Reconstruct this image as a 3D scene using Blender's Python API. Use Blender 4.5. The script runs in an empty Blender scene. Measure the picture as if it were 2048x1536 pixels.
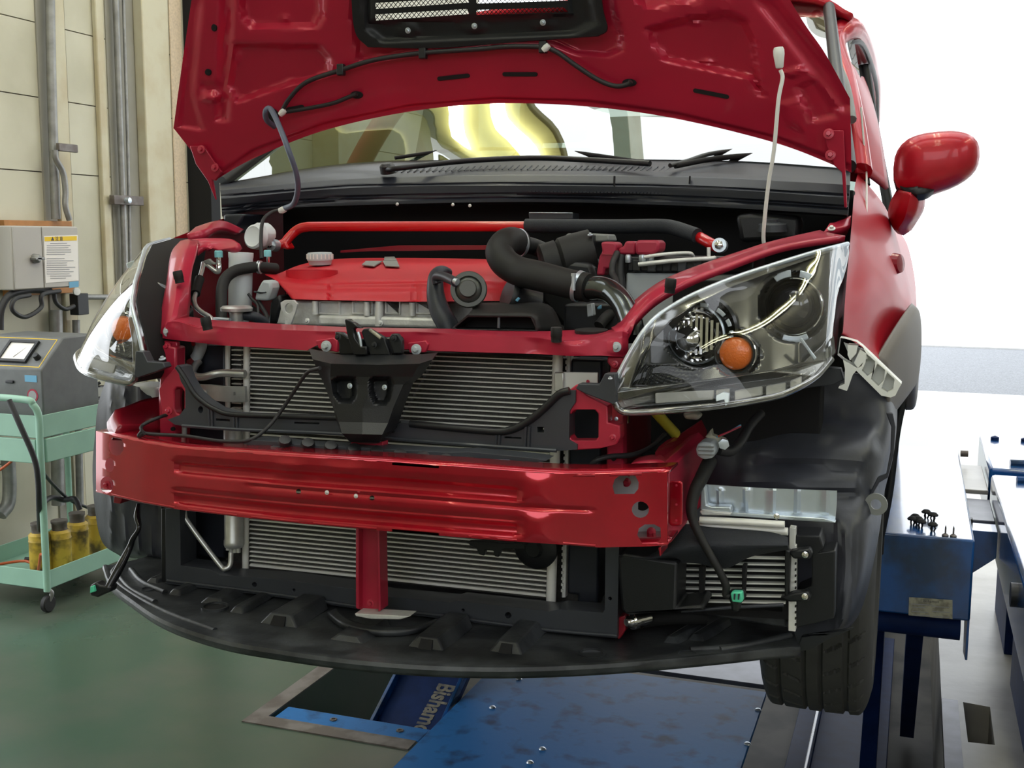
import bpy, bmesh, math, random
import numpy as np
from mathutils import Vector, Matrix
from mathutils.geometry import tessellate_polygon
random.seed(7)
SC = bpy.context.scene
COL = SC.collection

# ---------------------------------------------------------------- camera, world, light, exposure
F, YAW, PITCH, ROLL, CAMZ = 2267.0, math.radians(19.6), math.radians(7.5), 0.005, 1.5
CAM = Vector((0, 0, CAMZ))
_f = Vector((-math.sin(YAW)*math.cos(PITCH), math.cos(YAW)*math.cos(PITCH), -math.sin(PITCH)))
_r0 = Vector((math.cos(YAW), math.sin(YAW), 0)); _u0 = _r0.cross(_f)
_r = _r0*math.cos(ROLL) + _u0*math.sin(ROLL); _u = _u0*math.cos(ROLL) - _r0*math.sin(ROLL)
cd = bpy.data.cameras.new('camera'); cam = bpy.data.objects.new('camera', cd); COL.objects.link(cam)
cd.sensor_width = 36; cd.lens = F*36/2048; cd.clip_start = .05; cd.clip_end = 200
cam.matrix_world = Matrix(((_r.x, _u.x, -_f.x, 0), (_r.y, _u.y, -_f.y, 0), (_r.z, _u.z, -_f.z, CAMZ), (0, 0, 0, 1)))
SC.camera = cam
w = bpy.data.worlds.new('world'); SC.world = w; w.use_nodes = True
bg = w.node_tree.nodes['Background']; bg.inputs[0].default_value = (.93, .97, 1, 1); bg.inputs[1].default_value = 3.0
SC.view_settings.view_transform = 'Standard'; SC.view_settings.look = 'None'
SC.view_settings.exposure = 0.15; SC.view_settings.gamma = 1; SC.view_settings.use_curve_mapping = False

def area(name, loc, target, sx, sy, power, col=(1, 1, 1)):
    d = bpy.data.lights.new(name, 'AREA'); d.shape = 'RECTANGLE'; d.size = sx; d.size_y = sy; d.energy = power; d.color = col
    o = bpy.data.objects.new(name, d); COL.objects.link(o); o.location = loc
    o.rotation_euler = (Vector(target)-Vector(loc)).to_track_quat('-Z', 'Y').to_euler(); return o

# ---------------------------------------------------------------- from photo pixel to a place at a known distance
def ray(px, py): return _f + _r*((px-1024)/F) + _u*((768-py)/F)
def V(px, py, Y): d = ray(px, py); return CAM + d*(Y/d.y)
def PX(px, py, X): d = ray(px, py); return CAM + d*(X/d.x)
def PZ(px, py, Z): d = ray(px, py); return CAM + d*((Z-CAMZ)/d.z)
CR = dict(c1=(0, 0, .4686), c2=(0, 600, .4428), c3=(340, 0, .3418), c4=(1000, 0, .35156), c5=(300, 400, .29297), c6=(820, 400, .29297),
          c7=(300, 640, .29297), c8=(820, 640, .29297), d1=(1200, 460, .3125), d2=(1560, 0, .3255), d3=(180, 820, .35156),
          d4=(860, 880, .26367), d5=(1200, 820, .3386), d6=(1700, 640, .4296), d7=(500, 1180, .39063), d8=(1250, 1180, .38965), f=(0, 0, 1),
          e7=(160, 460, .28648), e8=(1380, 800, .19526), e4=(0, 640, .1432), e3=(0, 420, .13025))
def K(c, *pts):
    x0, y0, s = CR[c]
    return [(x0+p[0]*s, y0+p[1]*s)+tuple(p[2:]) for p in pts]
def VK(c, *pts): return [V(*p) for p in K(c, *pts)]

# ---------------------------------------------------------------- materials
def mat(name, col, rough=.5, metal=0, coat=0, noise=0, nscale=20, bump=0, bscale=60, spec=.5, dirt=None, trans=0, emit=None, estr=0, ior=1.45):
    m = bpy.data.materials.new(name); m.use_nodes = True; nt = m.node_tree; b = nt.nodes['Principled BSDF']
    b.inputs['Base Color'].default_value = (*col, 1); b.inputs['Roughness'].default_value = rough; b.inputs['Metallic'].default_value = metal
    b.inputs['Coat Weight'].default_value = coat; b.inputs['Coat Roughness'].default_value = .08; b.inputs['Specular IOR Level'].default_value = spec
    b.inputs['Transmission Weight'].default_value = trans; b.inputs['IOR'].default_value = ior
    if emit: b.inputs['Emission Color'].default_value = (*emit, 1); b.inputs['Emission Strength'].default_value = estr
    if noise or bump or dirt:
        tc = nt.nodes.new('ShaderNodeTexCoord')
    if noise or dirt:
        n = nt.nodes.new('ShaderNodeTexNoise'); n.inputs['Scale'].default_value = nscale; n.inputs['Detail'].default_value = 6
        nt.links.new(tc.outputs['Object'], n.inputs['Vector'])
        r = nt.nodes.new('ShaderNodeValToRGB'); nt.links.new(n.outputs['Fac'], r.inputs['Fac'])
        if dirt:
            r.color_ramp.elements[0].position = .42; r.color_ramp.elements[1].position = .62
            r.color_ramp.elements[0].color = (*col, 1); r.color_ramp.elements[1].color = (*dirt, 1)
        else:
            r.color_ramp.elements[0].position = .3; r.color_ramp.elements[1].position = .7
            r.color_ramp.elements[0].color = (*[c*(1-noise) for c in col], 1); r.color_ramp.elements[1].color = (*[min(1, c*(1+noise)) for c in col], 1)
        nt.links.new(r.outputs['Color'], b.inputs['Base Color'])
    if bump:
        n2 = nt.nodes.new('ShaderNodeTexNoise'); n2.inputs['Scale'].default_value = bscale; nt.links.new(tc.outputs['Object'], n2.inputs['Vector'])
        bp = nt.nodes.new('ShaderNodeBump'); bp.inputs['Strength'].default_value = bump; bp.inputs['Distance'].default_value = .002
        nt.links.new(n2.outputs['Fac'], bp.inputs['Height']); nt.links.new(bp.outputs['Normal'], b.inputs['Normal'])
    return m
def clear(name, tint, gloss_rough=.02, f0=.05):
    m = bpy.data.materials.new(name); m.use_nodes = True; nt = m.node_tree; nt.nodes.remove(nt.nodes['Principled BSDF'])
    out = nt.nodes['Material Output']; t = nt.nodes.new('ShaderNodeBsdfTransparent'); t.inputs[0].default_value = (*tint, 1)
    g = nt.nodes.new('ShaderNodeBsdfGlossy'); g.inputs['Roughness'].default_value = gloss_rough; g.inputs[0].default_value = (1, 1, 1, 1)
    lw = nt.nodes.new('ShaderNodeLayerWeight'); lw.inputs[0].default_value = .5
    p = nt.nodes.new('ShaderNodeMath'); p.operation = 'POWER'; p.inputs[1].default_value = 3.2; nt.links.new(lw.outputs['Facing'], p.inputs[0])
    q = nt.nodes.new('ShaderNodeMath'); q.operation = 'MULTIPLY_ADD'; q.inputs[1].default_value = 1-f0; q.inputs[2].default_value = f0; nt.links.new(p.outputs[0], q.inputs[0])
    mx = nt.nodes.new('ShaderNodeMixShader'); nt.links.new(q.outputs[0], mx.inputs[0]); nt.links.new(t.outputs[0], mx.inputs[1]); nt.links.new(g.outputs[0], mx.inputs[2])
    nt.links.new(mx.outputs[0], out.inputs[0]); return m
M = {}
M['red'] = mat('red_paint', (.42, .004, .016), .38, .25, .35, noise=.08, nscale=30)
M['redside'] = mat('red_body_side_paint', (.40, .006, .018), .42, .1, .08, spec=.25)
M['redm'] = mat('red_primer_paint', (.45, .018, .050), .42, .12, .35, noise=.10, nscale=12)
M['redh'] = mat('red_hood_underside', (.45, .014, .045), .30, .25, .4, noise=.06, nscale=9)
M['redbeam'] = mat('red_beam_paint', (.43, .005, .020), .22, .5, .7, noise=.10, nscale=14, bump=.12, bscale=25)
M['reddark'] = mat('red_rail_paint', (.25, .006, .018), .4, .1, .5)
M['redbox'] = mat('red_plastic', (.36, .02, .05), .45)
M['cover'] = mat('engine_cover_red', (.50, .008, .020), .5, 0, .1, bump=.15, bscale=900)
M['bar'] = mat('red_powder_coat', (.55, .006, .01), .3, 0, .6)
M['black'] = mat('black_plastic', (.009, .010, .012), .42, bump=.1, bscale=500)
M['blackg'] = mat('black_gloss', (.008, .008, .01), .16)
M['rubber'] = mat('black_rubber', (.011, .011, .011), .62, noise=.2)
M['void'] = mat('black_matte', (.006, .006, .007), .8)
M['dark'] = mat('dark_grey_coated_steel', (.045, .05, .06), .45, .1, .1, noise=.15, nscale=9)
M['cowl'] = mat('charcoal_cowl_plastic', (.017, .020, .029), .38, noise=.1)
M['liner'] = mat('wheel_liner_plastic', (.036, .039, .050), .42, noise=.3, nscale=14, bump=.1, bscale=120)
M['tray'] = mat('scuffed_black_tray', (.018, .02, .023), .38, dirt=(.05, .055, .06), nscale=18, bump=.25, bscale=90)
M['foam'] = mat('black_foam', (.022, .025, .032), .75, bump=.3, bscale=400)
M['alu'] = mat('aluminium', (.62, .63, .62), .34, .75, noise=.1, nscale=50)
M['cast'] = mat('cast_aluminium', (.66, .67, .66), .45, .3, noise=.15, nscale=40, bump=.3, bscale=200)
M['alutube'] = mat('bright_tube_aluminium', (.86, .86, .82), .35, .15)
M['fin'] = mat('condenser_fins', (.05, .048, .045), .6, .3, noise=.3, nscale=300)
M['zinc'] = mat('zinc_plated_steel', (.60, .67, .74), .33, .7, noise=.08)
M['chrome'] = mat('chrome', (.85, .85, .85), .07, 1)
M['pipe'] = mat('blackened_steel_pipe', (.10, .11, .11), .14, .85)
M['white'] = mat('white_plastic', (.72, .73, .70), .4)
M['milk'] = mat('milky_plastic', (.72, .76, .79), .35, coat=.2)
M['grey'] = mat('grey_plastic', (.22, .23, .22), .45, noise=.1)
M['lgrey'] = mat('light_grey_plastic', (.42, .46, .48), .4)
M['cyan'] = mat('cyan_cap', (.22, .55, .60), .4)
M['green'] = mat('green_connector', (.10, .62, .38), .35)
M['amber'] = mat('amber_lens', (.80, .16, .01), .18, coat=.6, bump=.5, bscale=300)
M['yellow'] = mat('yellow_tube', (.62, .55, .06), .4)
M['bezel'] = mat('headlight_bezel', (.016, .018, .020), .2, .0, coat=.25)
M['lens'] = clear('headlight_lens', (.95, .955, .955), .015, .018)
M['flange'] = clear('lens_flange', (.50, .51, .50), .15, .16)
M['glass'] = clear('windshield_glass', (.20, .25, .22), .004, .20)
M['ball'] = mat('projector_ball', (.02, .02, .025), .03, 0, 1)
M['mint'] = mat('mint_enamel', (.27, .46, .36), .4, noise=.08, nscale=6)
M['tyre'] = mat('tyre_rubber', (.042, .042, .040), .75, noise=.12, nscale=30)
def bump_blue(name, col, d, ns):
    return mat(name, col, .3, .1, .25, dirt=d, nscale=ns, bump=.25, bscale=30)
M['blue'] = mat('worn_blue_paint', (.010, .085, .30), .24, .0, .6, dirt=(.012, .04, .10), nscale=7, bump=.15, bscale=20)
M['plate'] = mat('oily_blue_plate', (.020, .15, .42), .5, 0, .0, spec=.2, dirt=(.012, .05, .13), nscale=13, bump=.25, bscale=30)
for n_ in M['plate'].node_tree.nodes:
    if n_.type == 'VALTORGB': n_.color_ramp.elements[0].position = .52; n_.color_ramp.elements[1].position = .72
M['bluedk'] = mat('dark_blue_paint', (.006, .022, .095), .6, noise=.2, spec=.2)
M['steelp'] = mat('worn_steel_sheet', (.11, .115, .14), .38, .4, noise=.3, nscale=12)
M['rust'] = mat('rusty_steel', (.12, .10, .09), .5, .4, dirt=(.2, .18, .17), nscale=14)
M['tool'] = mat('grey_enamel', (.12, .125, .125), .5, noise=.1)
M['paper'] = mat('paper', (.75, .72, .68), .7)
M['warn'] = mat('yellow_print', (.75, .50, .02), .6)
M['ink'] = mat('ink', (.06, .06, .07), .7)
M['inkg'] = mat('grey_ink', (.33, .33, .34), .7)
M['jack'] = mat('yellow_jack_paint', (.50, .34, .04), .5, dirt=(.10, .07, .02), nscale=16)
M['wood'] = mat('plywood', (.36, .16, .05), .6, noise=.15)
M['boxg'] = mat('grey_box_enamel', (.40, .38, .35), .5)
M['cond'] = mat('galvanised_conduit', (.26, .26, .25), .45, .5, noise=.2)
M['cable'] = mat('black_cable', (.02, .02, .022), .5)
M['orange'] = mat('orange_cable', (.5, .10, .03), .5)
M['dhose'] = mat('dark_blue_grey_hose', (.022, .026, .035), .45)
M['hose'] = mat('blue_grey_hose', (.10, .12, .17), .5)
M['bluelab'] = mat('blue_label', (.12, .33, .5), .5)
M['label'] = mat('aged_nameplate', (.42, .40, .30), .5, dirt=(.22, .21, .16), nscale=60)
M['text'] = mat('faded_beige_lettering', (.22, .20, .15), .7, dirt=(.10, .10, .10), nscale=40)
M['olive'] = mat('olive_lamp_housing', (.34, .32, .12), .5)
M['lamp'] = mat('fluorescent_tube', (1, 1, .9), .5, emit=(1, 1, .82), estr=22)

# ---------------------------------------------------------------- mesh building
def link(name, bm_or_me, material, parent=None, bevel=0, seg=2, sharp=35, smooth=True):
    if isinstance(bm_or_me, bmesh.types.BMesh):
        me = bpy.data.meshes.new(name); bmesh.ops.recalc_face_normals(bm_or_me, faces=bm_or_me.faces); bm_or_me.to_mesh(me); bm_or_me.free()
    else: me = bm_or_me
    if material: me.materials.clear(); me.materials.append(M[material] if isinstance(material, str) else material)
    if smooth:
        for p in me.polygons: p.use_smooth = True
        me.set_sharp_from_angle(angle=math.radians(sharp))
    o = bpy.data.objects.new(name, me); COL.objects.link(o)
    if parent:
        o.parent = parent
        if parent.type == 'EMPTY' and not parent.get('local'): o.matrix_parent_inverse = Matrix.Translation(-parent.location)
    if bevel:
        b = o.modifiers.new('bevel', 'BEVEL'); b.width = bevel; b.segments = seg; b.limit_method = 'ANGLE'; b.angle_limit = math.radians(40)
    return o
def tag(o, label, cat=None, group=None, kind=None):
    if label: o['label'] = label
    if cat: o['category'] = cat
    if group: o['group'] = group
    if kind: o['kind'] = kind
    return o
def thing(name, loc, label, cat, group=None, local=False):
    o = bpy.data.objects.new(name, None); COL.objects.link(o); o.location = loc; o.empty_display_size = .05
    if local: o['local'] = 1
    return tag(o, label, cat, group)
def copytree(o, loc, label=None, rotz=None):
    c = o.copy(); COL.objects.link(c); c.location = loc
    if rotz is not None: c.rotation_euler[2] = rotz
    if label: c['label'] = label
    for ch in [x for x in bpy.data.objects if x.parent == o]:
        d = ch.copy(); COL.objects.link(d); d.parent = c
        for g in [x for x in bpy.data.objects if x.parent == ch]:
            e = g.copy(); COL.objects.link(e); e.parent = d
    return c
def b_prism(bm, front, vec, holes=()):
    loops = [list(front)]+[list(h) for h in holes]
    fv = [[bm.verts.new(p) for p in L] for L in loops]; bv = [[bm.verts.new(Vector(p)+vec) for p in L] for L in loops]
    flatf = sum(fv, []); flatb = sum(bv, [])
    for t in tessellate_polygon([[Vector(p) for p in L] for L in loops]):
        try: bm.faces.new([flatf[i] for i in t]); bm.faces.new([flatb[i] for i in reversed(t)])
        except ValueError: pass
    for a, b in zip(fv, bv):
        n = len(a)
        for i in range(n):
            try: bm.faces.new((a[i], a[(i+1) % n], b[(i+1) % n], b[i]))
            except ValueError: pass
def disso(bm):
    bmesh.ops.recalc_face_normals(bm, faces=bm.faces)
    bmesh.ops.dissolve_limit(bm, angle_limit=math.radians(2), verts=bm.verts, edges=bm.edges)
def poly(name, pts, Y, depth, material, parent=None, holes=(), bevel=.0015, vec=None):
    """outline in photo pixels standing at distance Y (or each point's own), given real thickness"""
    bm = bmesh.new(); g = lambda L: [V(p[0], p[1], p[2] if len(p) > 2 else Y) for p in L]
    b_prism(bm, g(pts), Vector(vec) if vec else Vector((0, depth, 0)), [g(h) for h in holes]); disso(bm)
    return link(name, bm, material, parent, bevel)
def wpoly(name, pts, vec, material, parent=None, holes=(), bevel=.0015):
    bm = bmesh.new(); b_prism(bm, [Vector(p) for p in pts], Vector(vec), [[Vector(q) for q in h] for h in holes]); disso(bm)
    return link(name, bm, material, parent, bevel)
def b_box(bm, lo, hi):
    lo, hi = Vector(lo), Vector(hi)
    vs = [bm.verts.new((x, y, z)) for z in (lo.z, hi.z) for y in (lo.y, hi.y) for x in (lo.x, hi.x)]
    for f in ((0, 1, 3, 2), (4, 5, 7, 6), (0, 1, 5, 4), (1, 3, 7, 5), (3, 2, 6, 7), (2, 0, 4, 6)): bm.faces.new([vs[i] for i in f])
def box(name, lo, hi, material, parent=None, bevel=.003):
    bm = bmesh.new(); b_box(bm, lo, hi); return link(name, bm, material, parent, bevel)
def cr(P, n):
    P = [np.array(p, float) for p in P]
    if len(P) < 3: return [P[0]*(1-t)+P[-1]*t for t in np.linspace(0, 1, n+1)]
    Q = [2*P[0]-P[1]]+P+[2*P[-1]-P[-2]]; out = []
    for i in range(1, len(Q)-2):
        for k in range(n):
            t = k/n; a, b, c, d = Q[i-1:i+3]
            out.append(.5*((2*b)+(c-a)*t+(2*a-5*b+4*c-d)*t*t+(3*b-a-3*c+d)*t**3))
    out.append(P[-1]); return out
def b_tube(bm, pts, r, n=6, seg=12, cap=True, smooth=True):
    P = [Vector(p) for p in pts]; rr = r if isinstance(r, (list, tuple)) else [r]*len(P)
    if smooth and len(P) > 2:
        S = cr([list(p)+[q] for p, q in zip(P, rr)], n); P = [Vector(s[:3]) for s in S]; rr = [float(s[3]) for s in S]
    T = (P[1]-P[0]).normalized(); N = T.orthogonal().normalized(); rings = []
    for i, p in enumerate(P):
        t = (P[min(i+1, len(P)-1)]-P[max(i-1, 0)]).normalized()
        N = (N-t*N.dot(t)).normalized(); B = t.cross(N)
        rings.append([bm.verts.new(p+(N*math.cos(a)+B*math.sin(a))*rr[i]) for a in [2*math.pi*k/seg for k in range(seg)]])
    for a, b in zip(rings, rings[1:]):
        for k in range(seg): bm.faces.new((a[k], a[(k+1) % seg], b[(k+1) % seg], b[k]))
    if cap: bm.faces.new(rings[0]); bm.faces.new(rings[-1])
def tube(name, pts, r, material, parent=None, seg=12, n=6, smooth=True):
    bm = bmesh.new(); b_tube(bm, pts, r, n, seg, True, smooth); return link(name, bm, material, parent, sharp=50)
def tk(name, c, pts, r, material, parent=None, seg=12, n=6, Y=None):
    """tube through photo points (x, y, distance)"""
    return tube(name, [V(*(p if len(p) > 2 else (p[0], p[1], Y))) for p in K(c, *pts)], r, material, parent, seg, n)
def b_lathe(bm, c, axis, prof, seg=28, cap=True):
    c = Vector(c); A = Vector(axis).normalized(); N = A.orthogonal().normalized(); B = A.cross(N); rings = []
    for r, h in prof:
        if r < 1e-6: rings.append([bm.verts.new(c+A*h)])
        else: rings.append([bm.verts.new(c+A*h+(N*math.cos(2*math.pi*k/seg)+B*math.sin(2*math.pi*k/seg))*r) for k in range(seg)])
    for a, b in zip(rings, rings[1:]):
        for k in range(seg):
            if len(a) == 1 and len(b) == 1: break
            if len(a) == 1: bm.faces.new((a[0], b[k], b[(k+1) % seg]))
            elif len(b) == 1: bm.faces.new((a[k], a[(k+1) % seg], b[0]))
            else: bm.faces.new((a[k], a[(k+1) % seg], b[(k+1) % seg], b[k]))
    if len(rings[0]) > 1 and cap and prof[0] != prof[-1]: bm.faces.new(rings[0])
    if len(rings[-1]) > 1 and cap and prof[0] != prof[-1]: bm.faces.new(rings[-1])
def lathe(name, c, axis, prof, material, parent=None, seg=28, bevel=0, cap=True):
    bm = bmesh.new(); b_lathe(bm, c, axis, prof, seg, cap); return link(name, bm, material, parent, bevel, sharp=40)
TOCAM = Vector((0, -1, 0))
def bolt(c, r, material='zinc', parent=None, washer='lgrey', axis=(0, -1, .1), name='bolt'):
    """flanged hexagon bolt head"""
    bm = bmesh.new(); b_lathe(bm, c, axis, [(r, 0), (r, r*.22), (r*.62, r*.3)], 24)
    b_lathe(bm, Vector(c)+Vector(axis).normalized()*r*.28, axis, [(r*.56, 0), (r*.56, r*.5), (r*.45, r*.62)], 6)
    return link(name, bm, material, parent)
def bk(c, x, y, Y, rpx, material='zinc', parent=None, axis=(0, -1, .1), name='bolt'):
    (X, Z), = K(c, (x, y)); s = V(X+rpx, Z, Y)-V(X, Z, Y)
    return bolt(V(X, Z, Y), s.length, material, parent, axis=axis, name=name)
def pdist(pts, pg):
    """signed distance in pixels from points to a polygon (positive inside)"""
    P = np.array(pts, float); G = np.array([q[:2] for q in pg], float); H = np.roll(G, -1, 0)
    d = np.full(len(P), 1e9); ins = np.zeros(len(P), bool)
    for a, b in zip(G, H):
        ab = b-a; t = np.clip(((P-a)@ab)/(ab@ab+1e-9), 0, 1); q = P-(a+t[:, None]*ab); d = np.minimum(d, np.hypot(q[:, 0], q[:, 1]))
        cnd = (a[1] > P[:, 1]) != (b[1] > P[:, 1]); xi = (b[0]-a[0])*(P[:, 1]-a[1])/((b[1]-a[1]) if abs(b[1]-a[1]) > 1e-9 else 1e-9)+a[0]
        ins ^= cnd & (P[:, 0] < xi)
    return np.where(ins, d, -d)
def ell(cx, cy, rx, ry, n=20, rot=0):
    return [(cx+rx*math.cos(t)*math.cos(rot)-ry*math.sin(t)*math.sin(rot), cy+rx*math.cos(t)*math.sin(rot)+ry*math.sin(t)*math.cos(rot)) for t in [2*math.pi*k/n for k in range(n)]]
def cutter(pg, Ya, Yb):
    bm = bmesh.new(); a = [bm.verts.new(V(p[0], p[1], Ya)) for p in pg]; b = [bm.verts.new(V(p[0], p[1], Yb)) for p in pg]
    bm.faces.new(a); bm.faces.new(b[::-1])
    for i in range(len(pg)): j = (i+1) % len(pg); bm.faces.new((a[i], a[j], b[j], b[i]))
    bmesh.ops.recalc_face_normals(bm, faces=bm.faces)
    me = bpy.data.meshes.new('cut'); bm.to_mesh(me); bm.free(); o = bpy.data.objects.new('cut', me); COL.objects.link(o); return o
def cut(o, cutters):
    for c in cutters:
        m = o.modifiers.new('b', 'BOOLEAN'); m.object = c; m.operation = 'DIFFERENCE'; m.solver = 'EXACT'
    bpy.context.view_layer.update(); dg = bpy.context.evaluated_depsgraph_get()
    me = bpy.data.meshes.new_from_object(o.evaluated_get(dg)); o.modifiers.clear(); o.data = me
    for c in cutters: bpy.data.objects.remove(c)
    for p in me.polygons: p.use_smooth = True
    me.set_sharp_from_angle(angle=math.radians(35)); return o
def sheet(name, rows, material, parent=None, nu=8, nv=8, bumps=(), thick=.003, Yf=None, sharp=35, linu=False, linv=False, cyc=False):
    """curved panel: rows of photo points with distances, pressed features as (outline, height, softness)"""
    ip = (lambda P, n, lin: [np.array(P[i], float)*(1-k/n)+np.array(P[i+1], float)*(k/n) for i in range(len(P)-1) for k in range(n)]+[np.array(P[-1], float)] if lin else cr(P, n))
    R = [[(p[0], p[1], (p[2] if len(p) > 2 else Yf(p[0], p[1]))) for p in r] for r in rows]
    R = [ip(r, nu, linu) for r in R]; cols = len(R[0]); C = [ip([r[j] for r in R], nv, linv) for j in range(cols)]; nr = len(C[0])
    G = np.array([[C[j][i] for j in range(cols)] for i in range(nr)]).reshape(-1, 3)
    off = np.zeros(len(G))
    for b in bumps:
        d = pdist(G[:, :2], b[0]); w_ = np.clip(.5+d/(2*b[2]), 0, 1); w_ = w_*w_*(3-2*w_); off += b[1]*w_
    bm = bmesh.new(); fr = [bm.verts.new(V(g[0], g[1], g[2]-o)) for g, o in zip(G, off)]
    bk_ = [bm.verts.new(v.co+Vector((0, thick, 0)) if thick < .02 else V(g[0], g[1], g[2]-0*o+thick)) for v, g, o in zip(fr, G, off)]
    ix = lambda i, j: i*cols+j
    for i in range(nr-1):
        for j in range(cols-1):
            q = (ix(i, j), ix(i, j+1), ix(i+1, j+1), ix(i+1, j)); bm.faces.new([fr[k] for k in q]); bm.faces.new([bk_[k] for k in reversed(q)])
    for i in range(nr-1):
        for j in (0, cols-1): bm.faces.new((fr[ix(i, j)], fr[ix(i+1, j)], bk_[ix(i+1, j)], bk_[ix(i, j)]))
    for j in range(cols-1):
        for i in (0, nr-1): bm.faces.new((fr[ix(i, j)], fr[ix(i, j+1)], bk_[ix(i, j+1)], bk_[ix(i, j)]))
    bmesh.ops.remove_doubles(bm, verts=bm.verts, dist=1e-6)
    return link(name, bm, material, parent, sharp=sharp)
def interp(pl, x):
    xs = [p[0] for p in pl]; return [float(np.interp(x, xs, [p[k] for p in pl])) for k in range(1, len(pl[0]))]
def mirror_obj(o, parent, name=None, xm=-1.71):
    me = o.data.copy()
    for v in me.vertices: v.co.x = xm-v.co.x
    me.flip_normals(); n = bpy.data.objects.new(name or o.name.split('.')[0], me); COL.objects.link(n)
    n.parent = parent
    if parent.type == 'EMPTY': n.matrix_parent_inverse = Matrix.Translation(-parent.location)
    for m in o.modifiers:
        if m.type == 'BEVEL':
            b = n.modifiers.new('bevel', 'BEVEL'); b.width = m.width; b.segments = m.segments; b.limit_method = 'ANGLE'; b.angle_limit = m.angle_limit
    return n
def text(name, body, org, xd, yd, h, material, parent=None, thick=.0004, ys=1, bold=0):
    cu = bpy.data.curves.new('t', 'FONT'); cu.body = body; cu.size = 1; cu.extrude = thick/h; cu.offset = bold; o = bpy.data.objects.new('t', cu); COL.objects.link(o)
    bpy.context.view_layer.update(); me = bpy.data.meshes.new_from_object(o.evaluated_get(bpy.context.evaluated_depsgraph_get()))
    bpy.data.objects.remove(o); X = Vector(xd).normalized(); Y = Vector(yd).normalized(); Z = X.cross(Y)
    for v in me.vertices: c = v.co.copy(); v.co = Vector(org)+(X*c.x+Y*c.y*ys+Z*c.z)*h
    return link(name, me, material, parent, smooth=False)

# ================================================================ THE SETTING
def structure(o): o['kind'] = 'structure'; return o
M['floorg'] = mat('green_epoxy_floor', (.048, .085, .058), .26, dirt=(.085, .095, .075), nscale=1.3, bump=.12, bscale=14)
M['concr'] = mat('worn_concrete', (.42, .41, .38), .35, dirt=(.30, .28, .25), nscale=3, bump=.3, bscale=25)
M['asph'] = mat('asphalt', (.22, .23, .25), .8, noise=.3, nscale=60)
M['kerb'] = mat('pale_apron_concrete', (.50, .50, .50), .7, noise=.08)
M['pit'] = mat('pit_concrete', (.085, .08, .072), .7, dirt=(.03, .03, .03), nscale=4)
M['wallp'] = mat('cream_wall_panel', (.53, .51, .40), .55, dirt=(.45, .43, .325), nscale=2.2)
M['colm'] = mat('cream_painted_steel', (.52, .485, .35), .45, dirt=(.45, .385, .25), nscale=5)
M['tan'] = mat('sandstone_trim', (.62, .50, .36), .7, noise=.12, nscale=80)
M['joint'] = mat('wall_joint', (.16, .13, .10), .8)
M['ceil'] = mat('ceiling_board', (.60, .60, .56), .7)
M['skyl'] = mat('outside_wall', (.78, .78, .76), .7)
XL, XR = -1.845, .14
def zplate(name, rects, z, t, m, bevel=0):
    bm = bmesh.new()
    for (x0, x1, y0, y1) in rects: b_box(bm, (x0, y0, z-t), (x1, y1, z))
    return link(name, bm, m, bevel=bevel)
structure(zplate('floor', [(-7, XL, -4, 3.72), (-4.1, XL, 3.72, 10), (XL, -1.335, -4, 2.93), (-1.335, -.40, -4, 2.3), (-.40, XR, -4, 2.0), (XL, XR, 6.5, 10)], 0, .5, 'floorg'))
bm = bmesh.new(); nt = [PZ(*p, 0) for p in ((1926, 1404), (1980, 1414), (1990, 1490), (1936, 1484))]
b_prism(bm, [(XR, -4, 0), (5.2, -4, 0), (5.2, 10, 0), (XR, 10, 0)], Vector((0, 0, -.5)), [nt])
structure(link('floor', bm, 'concr'))
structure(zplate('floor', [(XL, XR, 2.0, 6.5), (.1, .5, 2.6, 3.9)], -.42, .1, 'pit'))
structure(zplate('trim_1', [(XL-.06, XL-.001, 2.87, 6.4), (XL-.001, -1.34, 2.87, 2.93)], .004, .03, 'rust'))
structure(zplate('trim_2', [(XR, XR+.05, 2.2, PZ(1926, 1404, 0).y)], .004, .03, 'steelp'))
structure(zplate('ground', [(-14, 26, 10.3, 12.0)], -.03, .1, 'kerb'))
structure(zplate('ground', [(-14, 26, 12.0, 17.0)], -.04, .1, 'asph'))
structure(zplate('ground', [(-14, 26, 17.0, 30)], -.02, .1, 'kerb'))
structure(zplate('trim_3', [(-4.1, 14, 10.0, 10.3)], -.01, .1, 'kerb'))
structure(zplate('ground', [(5.2, 26, -6, 10.0)], -.02, .1, 'kerb'))
# left wall: panels with real joints
bm = bmesh.new(); ys = [3.72, PX(104, 470, -3.9).y, PX(148, 470, -3.9).y, PX(207, 470, -3.9).y, PX(255, 470, -3.9).y, 6.3, 7.5, 8.7, 10]
zs = [0, .45, .92, PX(60, 342, -3.9).z, PX(60, 192, -3.9).z, PX(60, 42, -3.9).z]; dz = zs[-1]-zs[-2]
while zs[-1] < 5.2: zs.append(zs[-1]+dz)
for a, b in zip(ys, ys[1:]):
    for c, d in zip(zs, zs[1:]): b_box(bm, (-3.93, a+.002, c+.0025), (-3.90, b-.002, d-.0025))
structure(link('wall_left', bm, 'wallp'))
structure(box('wall_left', (-4.05, 3.72, 0), (-3.925, 10, 5.4), 'joint'))
def column(n, a, b, c, m='colm', side=None):
    y0 = PX(a, 470, -3.9).y; x1 = V(b, 470, y0).x; y1 = PX(c, 470, x1).y
    o = structure(box('trim_%d' % n, (-3.9, y0, 0), (x1, y1, 5.3), m, bevel=.006)); return y0, x1, y1
y_a, y_b = PX(226, 470, -3.9).y, PX(280, 470, -3.9).y
M['recess'] = mat('shade_grey', (.27, .26, .22), .6, noise=.1, nscale=4)
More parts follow.
